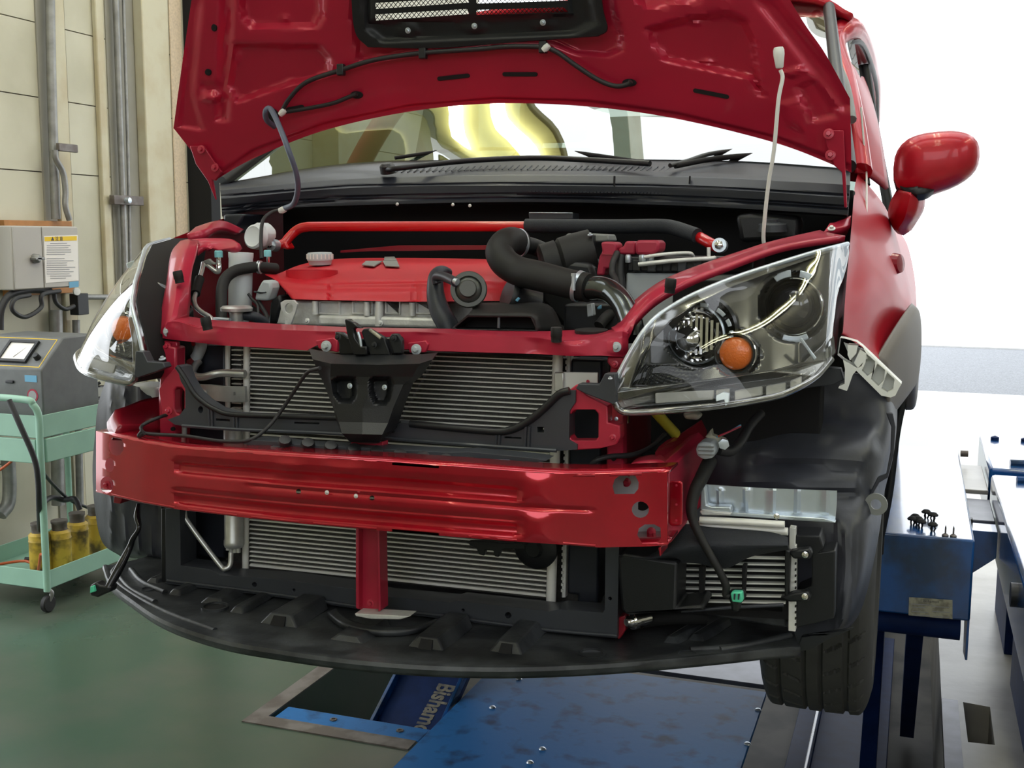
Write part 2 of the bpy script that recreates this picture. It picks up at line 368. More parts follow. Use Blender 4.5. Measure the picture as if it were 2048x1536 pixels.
structure(box('wall_recess_shade', (-3.905, y_a, 0), (-3.893, y_b, 5.3), 'recess')); structure(box('wall_recess_shade', (-3.905, PX(90, 470, -3.9).y, 0), (-3.89, PX(114, 470, -3.9).y, 5.3), 'recess'))  # thin grey panels put the shade of the recesses into the wall colour
column(4, 115, 124, 149); column(5, 201, 210, 225); 
y0, x1, y1 = column(6, 281, 300, 351); 
y0, x1, y1 = column(7, 351, 354, 377, 'tan')
structure(box('trim_8', (-3.9, PX(379, 470, -3.9).y, 0), (-3.75, PX(398, 470, -3.9).y, 5.3), 'void'))  # matte black box drawn for the dark gap beside the column
structure(box('trim_9', (-3.9, 6.9, 0), (-3.7, 7.2, 5.3), 'colm'))
# roof deck with open skylight strips, so the glass and paint have something real to mirror
bm = bmesh.new()
for (a, b) in ((-4, .4), (1.6, 3.0), (3.62, 3.80), (4.3, 4.5), (5.0, 5.2), (5.7, 5.95), (6.8, 10)): b_box(bm, (-4.1, a, 5.3), (2.2, b, 5.42))
structure(link('ceiling', bm, 'ceil'))
for k, y in enumerate((.9, 2.7, 6.9)): structure(box('beam_%d' % (k+1), (-4.0, y-.07, 5.0), (2.2, y+.07, 5.3), 'colm'))
structure(box('beam_6', (-2.85, 3.0, 4.95), (-2.50, 6.8, 5.25), 'olive')); [structure(box('beam_%d' % (7+i), (x, 3.0, 5.15), (x+.07, 6.8, 5.3), 'colm')) for i, x in enumerate((-1.9, -1.2, -.6))]; structure(box('beam_5', (-3.9, 9.7, 4.6), (2.2, 10, 5.3), 'colm'))
for k, (x, y) in enumerate(((2.1, -1.5), (2.1, 10))): structure(box('post_%d' % (k+1), (x-.08, y-.16, 0), (x+.08, y, 5.3), 'colm'))
bm = bmesh.new()
for lo, hi in (((-4.1, -4, 0), (-3.9, 1.7, 5.4)), ((-4.1, 1.7, 2.9), (-3.9, 3.72, 5.4))): b_box(bm, lo, hi)
structure(link('wall_left', bm, 'wallp'))  # unseen front stretch, closed to cut the light from the left
bm = bmesh.new()
for lo, hi in (((-7, -4.2, 0), (5.2, -4, 2.3)), ((-7, -4.2, 4.2), (5.2, -4, 5.4)), ((-7, -4.2, 2.3), (-5.6, -4, 4.2)), ((-5.6, -4.2, 2.3), (-1.6, -4, 4.2)), ((1.4, -4.2, 2.3), (2.0, -4, 4.2)), ((4.6, -4.2, 2.3), (5.2, -4, 4.2))): b_box(bm, lo, hi)
structure(link('added_wall_front', bm, 'wallp'))  # unseen wall added behind the camera to dim reflections and front light
bm = bmesh.new()
for lo, hi in (((3.2, -4, 0), (3.4, 6.0, 2.7)), ((3.2, -4, 3.9), (3.4, 6.0, 5.4)), ((3.2, 1.4, 2.7), (3.4, 6.0, 3.9)), ((3.2, -4, 2.7), (3.4, -2.4, 3.9))): b_box(bm, lo, hi)
b_box(bm, (2.2, -4, 5.3), (3.4, 6.0, 5.42))
structure(link('added_wall_right', bm, 'recess'))  # unseen wall added to block light from the right; grey keeps reflections dark
# outside
g = thing('building', (9, 18, 0), 'white hall across the yard with long rows of windows under its eaves', 'building')
box('wall', (3.5, 26, 0), (20, 27, 9), 'skyl', g); box('roof', (3.0, 25.4, 9), (20.5, 27.4, 9.3), 'skyl', g)
for k in range(6):
    for j in range(2): box('window', (4.2+k*2.5, 25.93, 2.2+j*3.2), (6.0+k*2.5, 26.02, 4.0+j*3.2), 'lgrey', g)
g = thing('canopy', (4, 11, 0), 'white canopy with slatted underside and thin post in the outside yard', 'canopy')
bm = bmesh.new()
for k in range(9): b_box(bm, (2.15, 6.5+k*1.15, 3.9), (4.6, 7.45+k*1.15, 3.96))
link('slat_panel', bm, 'skyl', g); box('beam', (2.1, 6.3, 3.97), (4.7, 17.2, 4.1), 'lgrey', g); box('post', (2.2, 16.9, -.02), (2.3, 17.0, 3.97), 'lgrey', g); box('post', (4.5, 16.9, -.02), (4.6, 17.0, 3.97), 'lgrey', g)

# ceiling lamps: twin fluorescent tubes running along the bay
def make_lamp():
    t = thing('ceiling_lamp', (0, 0, 0), 'twin-tube fluorescent lamp under the roof', 'ceiling lamp', 'fluorescent lamps under the roof', local=True)
    bm = bmesh.new(); b_box(bm, (-.17, -.64, .04), (.17, .64, .09)); link('lamp_housing', bm, 'olive', t, .01)
    for s in (-.075, .075): tube('fluorescent_tube', [(s, -.6, .015), (s, .6, .015)], 0.024, 'lamp', t, smooth=False)
    return t
L0 = make_lamp(); first = True
for x, Y5 in ((-2.2, (-2.6, -.9, .9, 3.45, 4.78)), (-.2, (-2.6, -.9, .9, 3.45, 4.78)), (2.95, (2.0, 3.35, 4.7))):
    for y in Y5:
        z = 4.9 if y > .8 else 5.2
        if first: L0.location = (x, y, z); first = False; L = L0
        else: L = copytree(L0, (x, y, z))
for o in list(bpy.data.objects):
    if o.name.startswith('ceiling_lamp') and o.type == 'EMPTY':
        o['label'] = 'twin-tube fluorescent lamp hanging under the roof beams'

# ================================================================ WALL FITTINGS
def wt(name, pts, r, m, label, cat, X=-3.86): return tag(tube(name, [PX(x, y, X) for x, y in pts], r, m, seg=10), label, cat)
wt('conduit', [(99, -60), (104, 200), (112, 438)], .022, 'cond', 'thick grey conduit on the wall running down to the switch box', 'conduit', -3.85)
wt('conduit', [(110, 300), (112, 318), (126, 345), (131, 380), (131, 412), (139, 440)], .014, 'cond', 'thin bent conduit with clamp curving into the top of the switch box', 'conduit', -3.80)
wt('conduit', [(229, -60), (240, 250), (250, 540), (247, 575)], .016, 'cond', 'slim conduit in the dark recess left of the big cream column', 'conduit')
wt('conduit', [(245, -60), (258, 400), (262, 760)], .008, 'cond', 'thinnest wall pipe right beside the slim recess conduit', 'pipe')
wt('conduit', [(112, 620), (116, 1010)], .03, 'cond', 'wide grey conduit below the switch box going to the floor', 'conduit', -3.85)
wt('conduit', [(152, 640), (156, 800), (160, 1010)], .018, 'cond', 'narrow conduit with collar right of the wide one below the switch box', 'conduit', -3.84)
wt('conduit', [(150, 594), (225, 594), (320, 594)], .014, 'cond', 'horizontal grey conduit along the wall beside the switch box', 'conduit')
wt('conduit', [(2, 900), (16, 920), (18, 1000), (0, 1030)], .03, 'cond', 'bent conduit behind the trolley leg at the photo edge', 'conduit', -3.82)
g = thing('pipe_clamp', PX(120, 297, -3.8), 'rusty pipe strap on the left cream column flange', 'clamp')
box('strap', PX(112, 302, -3.80), PX(149, 290, -3.80)+Vector((.02, 0, 0)), 'rust', g)
g = thing('pipe_clamp', PX(250, 400, -3.8), 'wide steel strut clamp across the dark recess beside the column', 'clamp')
p, q = PX(219, 409, -3.86), PX(278, 393, -3.86)
box('strap', p, q+Vector((.03, 0, 0)), 'rust', g); lathe('bolt', PX(255, 401, -3.82), (1, 0, 0), [(.015, -.02), (.015, .015), (0, .02)], 'zinc', g, 10)
# switch box on plywood
Xb = -3.86; c0 = PX(8, 447, Xb)
g = thing('switch_box', (Xb, PX(80, 500, Xb).y, PX(80, 590, Xb).z), 'beige wall switch box on plywood with yellow-headed notice', 'switch box')
a, b = PX(8, 440, Xb), PX(150, 585, Xb)
wpoly('backboard', [(Xb, a.y, a.z), (Xb, b.y, a.z), (Xb, b.y, b.z), (Xb, a.y, b.z)], (-.03, 0, 0), 'wood', g)
# box body, its door faces the room and slightly towards the camera
ya, yb = PX(23, 500, Xb).y, PX(88, 500, Xb+.13).y
bx = Xb+.15; y_l = PX(24, 500, bx).y; y_r = PX(156, 500, bx).y; zt = PX(80, 452, bx).z; zb = PX(80, 578, bx).z
box('body', (Xb, y_l, zb), (bx, y_r, zt), 'boxg', g, .006)
y_m = PX(84, 500, bx).y
wpoly('door', [(bx, y_m, zt-.005), (bx, y_r-.004, zt-.005), (bx, y_r-.004, zb+.005), (bx, y_m, zb+.005)], (.006, 0, 0), 'boxg', g)
wpoly('door', [(bx, y_l+.004, zt-.005), (bx, y_m-.006, zt-.005), (bx, y_m-.006, zb+.005), (bx, y_l+.004, zb+.005)], (.006, 0, 0), 'boxg', g)
nx = bx+.007; N = lambda x, y: PX(x, y, nx)
n0 = [N(87, 472), N(155, 470), N(157, 561), N(91, 566)]
wpoly('notice', n0, (.001, 0, 0), 'paper', g, bevel=0)
wpoly('notice_header', [N(88.5, 474), N(153, 472), N(153, 481), N(89, 482.5)], (.002, 0, 0), 'warn', g, bevel=0)
text('notice_lettering', '▲ 注 意', N(101, 481)+Vector((.0025, 0, 0)), (0, 1, 0), (0, 0, 1), .022, 'ink', g)
bm = bmesh.new(); random.seed(3)
for i in range(17):
    if i in (6,): continue
    y = 486+i*4.35; x0 = 93 if i not in (0, 15, 16) else 100; x1 = random.uniform(128, 150)
    P = [N(x0, y), N(x1, y-.3), N(x1, y+1.2), N(x0, y+1.5)]; b_prism(bm, [p+Vector((.0015, 0, 0)) for p in P], Vector((.0008, 0, 0)))
link('notice_lines', bm, 'inkg', g, smooth=False)
wpoly('sticker', [N(138, 564), N(157, 562), N(157, 574), N(138, 576)], (.001, 0, 0), 'bluelab', g, bevel=0)
lathe('handle', N(69, 517), (1, 0, 0), [(.022, 0), (.02, .02), (.012, .03), (0, .03)], 'cond', g, 14)
box('handle_lever', N(60, 520), N(80, 514)+Vector((.03, 0, 0)), 'cond', g)
g2 = thing('junction_box', PX(150, 610, -3.8), 'dark junction box with round gauge under the switch box corner', 'junction box')
box('body', PX(140, 630, -3.83), PX(160, 586, -3.83)+Vector((.05, 0, 0)), 'black', g2); lathe('gauge', PX(152, 583, -3.78), (1, -.3, 0), [(.018, 0), (.018, .01), (0, .012)], 'white', g2, 16)
wt('power_cable', [(100, 582), (60, 580), (20, 590), (2, 620), (0, 660)], .016, 'cable', 'thick black cable arching from the switch box to the photo edge', 'cable', -3.74)
wt('power_cable', [(120, 582), (84, 590), (82, 615), (50, 634), (25, 620), (30, 598), (60, 590)], .010, 'cable', 'looped black cable hanging under the switch box', 'cable', -3.70)
wt('power_cable', [(108, 585), (112, 605), (130, 618), (148, 612)], .010, 'cable', 'short black cable between switch box and junction box', 'cable', -3.72)

# ================================================================ TROLLEY AND WHAT STANDS ON IT
tx0, tx1, ty0, ty1 = -3.66, -3.2, 3.49, 4.16
g = thing('trolley', ((tx0+tx1)/2, (ty0+ty1)/2, 0), 'mint green steel workshop trolley with two shelves and tube handle', 'trolley')
def tray_(zt, zb, lip, name):
    bm = bmesh.new(); t = .004
    b_box(bm, (tx0, ty0, zb), (tx1, ty1, zb+t))
    for lo, hi in (((tx0, ty0, zb), (tx1, ty0+t, zt)), ((tx0, ty1-t, zb), (tx1, ty1, zt)), ((tx0, ty0, zb), (tx0+t, ty1, zt)), ((tx1-t, ty0, zb), (tx1, ty1, zt))): b_box(bm, lo, hi)
    return link(name, bm, 'mint', g, .0015)
tray_(.79, .70, 0, 'top_shelf'); tray_(.165, .09, 0, 'bottom_shelf')
box('drawer_front', (tx1-.01, ty0+.03, .60), (tx1+.004, ty1-.02, .695), 'mint', g); box('drawer_front', (tx0+.02, ty0-.004, .60), (tx1-.02, ty0+.01, .695), 'mint', g)
for x in (tx0, tx1):
    for y in (ty0, ty1):
        top = .80 if y == ty1 else .70
        tube('leg', [(x, y, .085), (x, y, top)], .014, 'mint', g, smooth=False)
        bm = bmesh.new(); b_lathe(bm, (x-.012, y, .035), (1, 0, 0), [(.03, 0), (.034, .004), (.034, .02), (.03, .024)], 20); link('wheel', bm, 'rubber', g)
        tube('caster_fork', [(x, y, .035), (x+.012, y+.01, .075), (x, y, .092)], .009, 'cond', g)
for y in (ty0,):
    tube('handle', [(tx1, y, .70), (tx1, y, .79), (tx1-.015, y-.01, .835), (tx1-.06, y-.015, .855), (tx0+.06, y-.015, .855), (tx0+.015, y-.01, .835), (tx0, y, .79), (tx0, y, .70)], .014, 'mint', g)
# battery tester
g = thing('battery_tester', (-3.46, 3.75, .704), 'grey battery tester with dial meter on the trolley top shelf', 'tester')
bx0, bx1, by0, by1 = -3.64, -3.275, 3.60, 3.93
wpoly('body', [(bx0, by0, .705), (bx0, by1, .705), (bx0, by1, 1.075), (bx0, by0+.13, 1.075), (bx0, by0, .955)], (bx1-bx0, 0, 0), 'tool', g, bevel=.006)
sl = Vector((0, .13, .12)).normalized(); sn = Vector((0, -.12, .13)).normalized(); po = Vector((bx0, by0, .955))
def slp(u, v, h=0): return po+Vector((u, 0, 0))+sl*v+sn*h
def frame(name, u0, u1, v0, v1, t, h, m, h0=.0):
    return wpoly(name, [slp(u0, v0, h0), slp(u1, v0, h0), slp(u1, v1, h0), slp(u0, v1, h0)], sn*h, m, g, holes=[[slp(u0+t, v0+t, h0), slp(u1-t, v0+t, h0), slp(u1-t, v1-t, h0), slp(u0+t, v1-t, h0)]] if t else [], bevel=0)
frame('panel_border', .02, .345, .012, .165, .003, .001, 'warn'); frame('meter_bezel', .12, .27, .03, .145, .012, .012, 'black'); frame('meter_face', .132, .258, .042, .133, 0, .006, 'paper')
wpoly('meter_needle', [slp(.19, .055, .007), (slp(.193, .055, .007)), slp(.225, .11, .007)], sn*.0005, 'ink', g, bevel=0)
lathe('knob', slp(.31, .06), sn, [(.014, 0), (.012, .022), (0, .024)], 'black', g, 16); lathe('switch', slp(.07, .05), sn, [(.005, 0), (.004, .02), (0, .022)], 'chrome', g, 10); lathe('socket', slp(.05, .11), sn, [(.012, 0), (.012, .008), (0, .008)], 'chrome', g, 14)
box('sticker', (bx1-.085, by0-.0015, .905), (bx1-.025, by0+.001, .932), 'bluelab', g, 0); lathe('round_sticker', (bx1-.05, by0, .85), (0, -1, 0), [(.027, 0), (.027, .0012), (0, .0012)], 'redbox', g, 24)
lathe('round_sticker', (bx1-.05, by0-.001, .85), (0, -1, 0), [(.02, 0), (.02, .0012), (0, .0012)], 'inkg', g, 24)
box('latch', (bx1-.18, by0-.008, .895), (bx1-.14, by0+.001, .907), 'black', g)
# handheld scan tool
s0 = PZ(122, 822, .84); g = thing('scan_tool', (-3.3, 3.95, .704), 'black handheld tester with keypad and small screen on the trolley', 'tester')
A, B, C, D = V(118, 826, 3.84), V(188, 806, 3.98), V(176, 762, 4.12), V(113, 785, 4.0)
A.z = B.z = .76; n = Vector((0, -.45, .9)).normalized()
A = Vector((-3.30, 3.95, .715)); B = Vector((-3.225, 4.10, .715)); up = Vector((-.10, .02, .12))
wpoly('body', [A, B, B+up, A+up], Vector((-.09, .03, -.015)), 'blackg', g, bevel=.008)
e1 = (B-A); nn = (B-A).cross(up).normalized(); nn = nn if nn.y < 0 or nn.x > 0 else -nn
def sp(u, v, h=0): return A+e1*u+up*v+nn*h
wpoly('screen', [sp(.12, .62), sp(.62, .62), sp(.62, .92), sp(.12, .92)], nn*.003, 'grey', g, bevel=0)
for k in range(6):
    u = .25+.11*k; wpoly('key', [sp(u, .25, .001), sp(u+.06, .25, .001), sp(u+.06, .36, .001), sp(u, .36, .001)], nn*.004, 'warn' if k % 2 else 'paper', g, bevel=0)
for v in (.16, .48): wpoly('stripe', [sp(.08, v), sp(.95, v), sp(.95, v+.03), sp(.08, v+.03)], nn*.002, 'label', g, bevel=0)
tag(tube('test_cable', [V(113, 775, 3.9), V(140, 762, 3.95), V(165, 748, 3.95), V(173, 752, 3.95), V(176, 778, 4.0), V(200, 765, 4.05)], .007, 'cable'), 'black cable arching over the handheld tester on the trolley', 'cable')
tag(tube('test_cable', [V(133, 825, 3.78), V(127, 810, 3.78), V(132, 795, 3.8), V(150, 786, 3.82), V(172, 788, 3.86)], .005, 'cable'), 'black cable looping round the front of the handheld tester', 'cable')
tag(tube('air_hose', [V(18, 800, 3.40), V(40, 850, 3.40), V(68, 915, 3.42), V(76, 960, 3.43), V(78, 1010, 3.46), V(80, 1060, 3.6)], .011, 'cable'), 'dark hose draped over the trolley handle and leg', 'hose')
tag(tube('air_hose', [V(74, 925, 3.5), V(100, 962, 3.8), V(140, 1000, 4.0), V(175, 1015, 4.1)], .007, 'cable'), 'thin black cable slanting under the trolley top shelf', 'cable')
# hydraulic jacks (yellow cylinders)
def make_jack():
    t = thing('hydraulic_jack', (0, 0, 0), 'yellow hydraulic cylinder', 'jack', 'yellow cylinders on the trolley bottom shelf', local=True)
    lathe('body', (0, 0, 0), (0, 0, 1), [(0, 0), (.043, 0), (.044, .01), (.044, .135), (.046, .14), (.044, .145), (.044, .165), (.034, .175), (0, .175)], 'jack', t, 24)
    lathe('neck', (0, 0, .17), (0, 0, 1), [(.031, 0), (.031, .03), (.034, .034), (.034, .045), (0, .046)], 'rust', t, 20)
    return t
J = make_jack(); lab = ['yellow hydraulic cylinder nearest the front trolley leg', 'yellow hydraulic cylinder second from the trolley leg, darkest cap', 'tallest-looking yellow hydraulic cylinder in the middle of the row', 'yellow hydraulic cylinder half hidden behind the black wheel liner']
for k, (x, y) in enumerate(((83, 1146), (123, 1140), (158, 1122), (194, 1106))):
    p = PZ(x, y, .095); p.z = .095
    if k == 0: J.location = p; J['label'] = lab[0]
    else: copytree(J, p, lab[k], rotz=k*1.3)
tag(tube('air_hose', [V(78, 1020, 3.7), V(90, 1002, 3.8), V(106, 995, 3.9), V(128, 1000, 3.95), V(150, 998, 3.95), V(160, 1020, 3.95)], .012, 'cable'), 'coiled black hose lying behind the yellow cylinders', 'hose')
tag(tube('power_cable', [(-3.62, 3.56, .115), (-3.5, 3.7, .12), (-3.35, 3.6, .115), (-3.26, 3.53, .22)], .006, 'orange'), 'orange cable on the trolley bottom shelf by the leg', 'cable')
tag(tube('power_cable', [V(0, 940, 3.75), V(20, 925, 3.75), V(40, 905, 3.75)], .006, 'orange'), 'orange cable hanging under the trolley top shelf at photo edge', 'cable')
tag(tube('power_cable', [(-3.62, 3.65, .105), (-3.45, 3.58, .11), (-3.3, 3.66, .11), (-3.4, 3.8, .105), (-3.55, 3.75, .11)], .009, 'cable'), 'black cable coiled flat on the trolley bottom shelf', 'cable')

# ================================================================ LIFT AND PIT
zt = .70; Yf = 3.18
pR = V(1950, 1078, Yf); xr = pR.x
g = thing('lift_platform', (-.15, 3.9, 0), 'raised blue lift platform beside the front tyre with nameplate', 'lift')
box('deck', (-.46, Yf, zt-.225), (xr, 4.58, zt), 'blue', g, .006)
pa, pb = V(1818, 1194, Yf-.002), V(1905, 1200, Yf-.002); pc, pd = V(1905, 1238, Yf-.002), V(1817, 1230, Yf-.002)
wpoly('nameplate', [pa, pb, pc, pd], (0, -.002, 0), 'label', g, bevel=0)
text('nameplate_lettering', 'Bishamon', V(1846, 1204, Yf-.0045), (pb-pa), (0, 0, 1), .0105, 'ink', g)
bm = bmesh.new()
for i, (x, y, x2) in enumerate(((1822, 1207, 1870), (1824, 1213, 1850), (1864, 1212, 1898), (1823, 1222, 1856), (1864, 1222, 1900), (1826, 1229, 1860), (1866, 1232, 1898))):
    b_prism(bm, [V(x, y, Yf-.004), V(x2, y+(x2-x)*.06, Yf-.004), V(x2, y+1.6+(x2-x)*.06, Yf-.004), V(x, y+1.6, Yf-.004)], Vector((0, -.0006, 0)))
link('nameplate_lines', bm, 'inkg', g, smooth=False)
tube('cross_shaft', [(-.44, Yf+.08, .43), (xr-.02, Yf+.08, .43)], .035, 'bluedk', g, smooth=False)
wpoly('side_skirt', [(xr-.006, Yf+.02, .50), (xr-.006, Yf+.02, .36), (xr-.006, Yf+.14, .34), (xr-.006, Yf+.2, .5)], (.006, 0, 0), 'blue', g)
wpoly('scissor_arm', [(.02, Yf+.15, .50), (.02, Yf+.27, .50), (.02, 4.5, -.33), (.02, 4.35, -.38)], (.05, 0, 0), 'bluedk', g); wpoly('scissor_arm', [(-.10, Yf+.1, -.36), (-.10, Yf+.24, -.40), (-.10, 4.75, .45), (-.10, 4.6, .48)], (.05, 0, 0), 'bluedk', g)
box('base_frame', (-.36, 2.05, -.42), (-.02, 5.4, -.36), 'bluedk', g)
tube('bolt', [V(1921, 907, 4.55)+Vector((0, 0, 0)), V(1925, 907, 4.55)+Vector((.02, 0, 0))], .012, 'rust', g, smooth=False)
box('stop_block', (xr, 3.55, zt-.06), (xr+.012, 3.58, zt-.03), 'black', g)
# link bracket between the platforms
g = thing('lift_bracket', (.2, 4.1, .4), 'blue steel bracket joining the two lift platforms', 'bracket')
wpoly('channel', [(xr+.003, 3.62, .62), (.264, 3.62, .62), (.264, 3.62, .54), (xr+.003, 3.62, .47)], (0, .10, 0), 'blue', g)
box('plate', (xr+.003, 3.74, .61), (.264, 4.05, .625), 'steelp', g); box('plate', (xr+.003, 4.1, .63), (.262, 4.55, .645), 'concr', g)
for k, (ya_, yb_, lb) in enumerate(((4.22, 4.95, 'farther pale-topped lift platform at the right edge of the photo'), (2.2, 4.12, 'nearer blue lift platform cut off by the right edge of the photo'))):
    g = thing('lift_platform', (.6, (ya_+yb_)/2, 0), lb, 'lift')
    box('deck', (.268, ya_, zt-.20), (.95, yb_, zt), 'blue', g, .012)
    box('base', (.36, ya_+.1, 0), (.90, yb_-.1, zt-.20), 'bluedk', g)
    yy = ya_+.10 if k == 0 else yb_-.10
    bm = bmesh.new(); P = [Vector((.34+.034*i, yy+.012*math.cos((i-4)*.7), zt+.008)) for i in range(9)]; b_tube(bm, P, .012, seg=8); link('rubber_rest', bm, 'blue', g)
    if k == 0:
        for x in (.32, .43): lathe('bolt', (x, yb_-.12, zt), (0, 0, 1), [(.016, 0), (.016, .012), (0, .018)], 'bluedk', g, 10)
    else: lathe('pin', (.262, 2.95, zt-.07), (1, 0, 0), [(.03, -.01), (.03, .01), (0, .012)], 'black', g, 16)

# rubber blocks under the sill
for k, y in enumerate((3.35, 4.40)):
    tag(box('lift_pad', (-.20, y, zt), (-.08, y+.12, zt+.045), 'rubber'), 'black rubber block under the car sill on the near platform' if k == 0 else 'black rubber block under the car sill towards the rear', 'pad', 'rubber blocks on the lift')
g = thing('lift_platform', (-1.5, 3.9, 0), 'blue lift with lettered dark blue arm under the far side of the red car', 'lift'); far_lift = g; box('deck', (-1.72, 3.1, zt-.225), (-1.26, 4.58, zt), 'blue', g, .006)
wpoly('scissor_arm', [(-1.56, 3.2, .48), (-1.56, 3.35, .48), (-1.56, 4.85, -.38), (-1.56, 4.7, -.41)], (.05, 0, 0), 'bluedk', g)
for y in (3.35, 4.40): tag(box('lift_pad', (-1.64, y, zt), (-1.52, y+.12, zt+.045), 'rubber'), 'black rubber block under the far car sill', 'pad', 'rubber blocks under the far sill')

# clips and screws lying on the near deck
def make_clip():
    t = thing('trim_clip', (0, 0, 0), 'black clip', 'clip', 'black clips on the blue lift deck', local=True)
    lathe('clip_head', (0, 0, .012), (0, 0, 1), [(0, 0), (.011, .001), (.012, .004), (.007, .009), (0, .010)], 'void', t, 16)
    for a in range(3): tube('clip_prong', [(.003*math.cos(a*2.1), .003*math.sin(a*2.1), .013), (.006*math.cos(a*2.1), .006*math.sin(a*2.1), .007), (.003*math.cos(a*2.1), .003*math.sin(a*2.1), 0)], .002, 'void', t, 6, 2)
    return t
c0 = make_clip()
cl = [(1824, 1050, 'black trim clip at the left end of the little heap'), (1836, 1050, 'black trim clip in the middle of the little heap'), (1830, 1045, 'black trim clip topmost of the little heap on the deck'), (1842, 1056, 'black trim clip at the front right of the little heap'), (1852, 1036, 'black trim clip standing behind the little heap'), (1866, 1042, 'black trim clip standing at the right of the others'), (1865, 1062, 'black trim clip standing alone nearest the deck edge')]
for k, (x, y, lb) in enumerate(cl):
    p = PZ(x, y, zt); p.z = zt
    c = c0 if k == 0 else copytree(c0, p); c.location = p; c['label'] = lb; c.rotation_euler[2] = k
    c.scale = (1.15, 1.15, 1.15)
s0 = thing('screw', (0, 0, 0), 'screw', 'screw', 'screws standing on the blue lift deck', local=True)
lathe('screw_head', (0, 0, 0), (0, 0, 1), [(0, 0), (.009, 0), (.009, .003), (.004, .007), (0, .007)], 'rust', s0, 12); lathe('screw_shank', (0, 0, .007), (0, 0, 1), [(.0022, 0), (.0022, .016), (0, .024)], 'rust', s0, 8)
for k, (x, lb) in enumerate(((1891, 'left of the two screws standing point up on the deck'), (1907, 'right of the two screws standing point up on the deck'))):
    p = PZ(x, 1078, zt); p.z = zt; p.y = max(p.y, Yf+.02)
    c = s0 if k == 0 else copytree(s0, p); c.location = p; c['label'] = lb

# blue cover plate, blue beam, scissor panel in the pit, rail
g = thing('cover_plate', (-.87, 3.0, 0), 'large oily blue steel plate covering the pit floor', 'plate')
box('plate', (-1.33, 2.32, -.012), (-.405, 3.66, .006), 'plate', g, .002)
for x, y in ((1085, 1498), (985, 1415), (1038, 1358), (1516, 1420), (1495, 1488), (1060, 1525)):
    p = PZ(x, y, .006); lathe('bolt', (p.x, p.y, .006), (0, 0, 1), [(.011, 0), (.008, .004), (0, .006)], 'zinc', g, 14)
g = thing('steel_sheet', (-.9, 3.9, 0), 'worn bare steel sheet behind the blue pit plate', 'plate'); box('sheet', (-1.25, 3.72, -.012), (-.32, 4.6, .004), 'steelp', g, .002)
g = thing('pit_beam', (-1.58, 3.0, 0), 'narrow bolted blue beam across the front of the pit', 'beam')
box('beam', (XL+.01, 2.935, -.06), (-1.335, 3.03, -.002), 'plate', g, .006)
for x, y in ((629, 1470), (764, 1495)):
    p = PZ(x, y, 0); lathe('bolt', (p.x, 2.985, -.002), (0, 0, 1), [(.012, 0), (.012, .004), (.007, .004), (.007, .001)], 'rust', g, 6)
g = far_lift
Q0 = PZ(731, 1478, -.10); Q1 = PX(807, 1328, Q0.x); Q3 = PZ(866, 1512, -.10); Q2 = PX(955, 1333, Q3.x)
e = (Q3-Q0).normalized(); s = (Q1-Q0).normalized(); n_ = e.cross(s).normalized(); n_ = n_ if n_.dot(CAM-Q0) > 0 else -n_
wpoly('scissor_arm', [Q0-s*.15, Q3-s*.15, Q3+s*.86, Q0+s*.86], -n_*.02, 'bluedk', g, bevel=.003)
wpoly('side_rail', [Q0-s*.15, Q0-s*.15+e*.012, Q0+s*.86+e*.012, Q0+s*.86], n_*.03, 'blue', g); wpoly('side_rail', [Q3-s*.15, Q3-s*.15-e*.012, Q3+s*.86-e*.012, Q3+s*.86], n_*.03, 'blue', g)
def onp(px, py):
    d = ray(px, py); t = (Q0-CAM).dot(n_)/d.dot(n_); return CAM+d*t
ta, tb = onp(880, 1366), onp(806, 1498); ln = (tb-ta).length
xd = (tb-ta).normalized(); yd = (onp(921, 1370)-ta); yd = (yd-xd*yd.dot(xd)).normalized()
text('lettering', 'Bishamon', ta+n_*.001, xd, yd, ln/4.5, 'text', g, ys=1.45, bold=.03)
g = thing('floor_rail', (-.2, 3, -.3), 'dark blue steel channel in the pit below the tyre', 'rail')
xa = PZ(1622, 1500, -.2).x; xb_ = PZ(1742, 1500, -.2).x
box('channel', (xa, 2.05, -.27), (xb_, 6.2, -.25), 'bluedk', g); box('rail_edge', (xa-.012, 2.05, -.27), (xa, 6.2, -.20), 'blue', g); box('rail_edge', (xb_, 2.05, -.27), (xb_+.012, 6.2, -.20), 'blue', g); box('rail_foot', (xa, 2.1, -.42), (xb_, 2.3, -.27), 'void', g); box('rail_foot', (xa, 5.0, -.42), (xb_, 5.2, -.27), 'void', g)

# ================================================================ THE CAR
car = thing('car', (-.855, 3.4, .51), 'red hatchback on the lift with raised hood and its front bumper removed', 'car')
def gridw(name, rows, material, parent=car, thick=.003, nu=5, nv=5, sharp=35, off=0):
    R = [cr([list(p) for p in r], nu) for r in rows]; C = [cr([r[j] for r in R], nv) for j in range(len(R[0]))]
    bm = bmesh.new(); vs = [[bm.verts.new(C[j][i]) for j in range(len(R[0]))] for i in range(len(C[0]))]
    for i in range(len(vs)-1):
        for j in range(len(vs[0])-1): bm.faces.new((vs[i][j], vs[i][j+1], vs[i+1][j+1], vs[i+1][j]))
    o = link(name, bm, material, parent, sharp=sharp)
    if thick: s = o.modifiers.new('solid', 'SOLIDIFY'); s.thickness = thick; s.offset = off
    return o
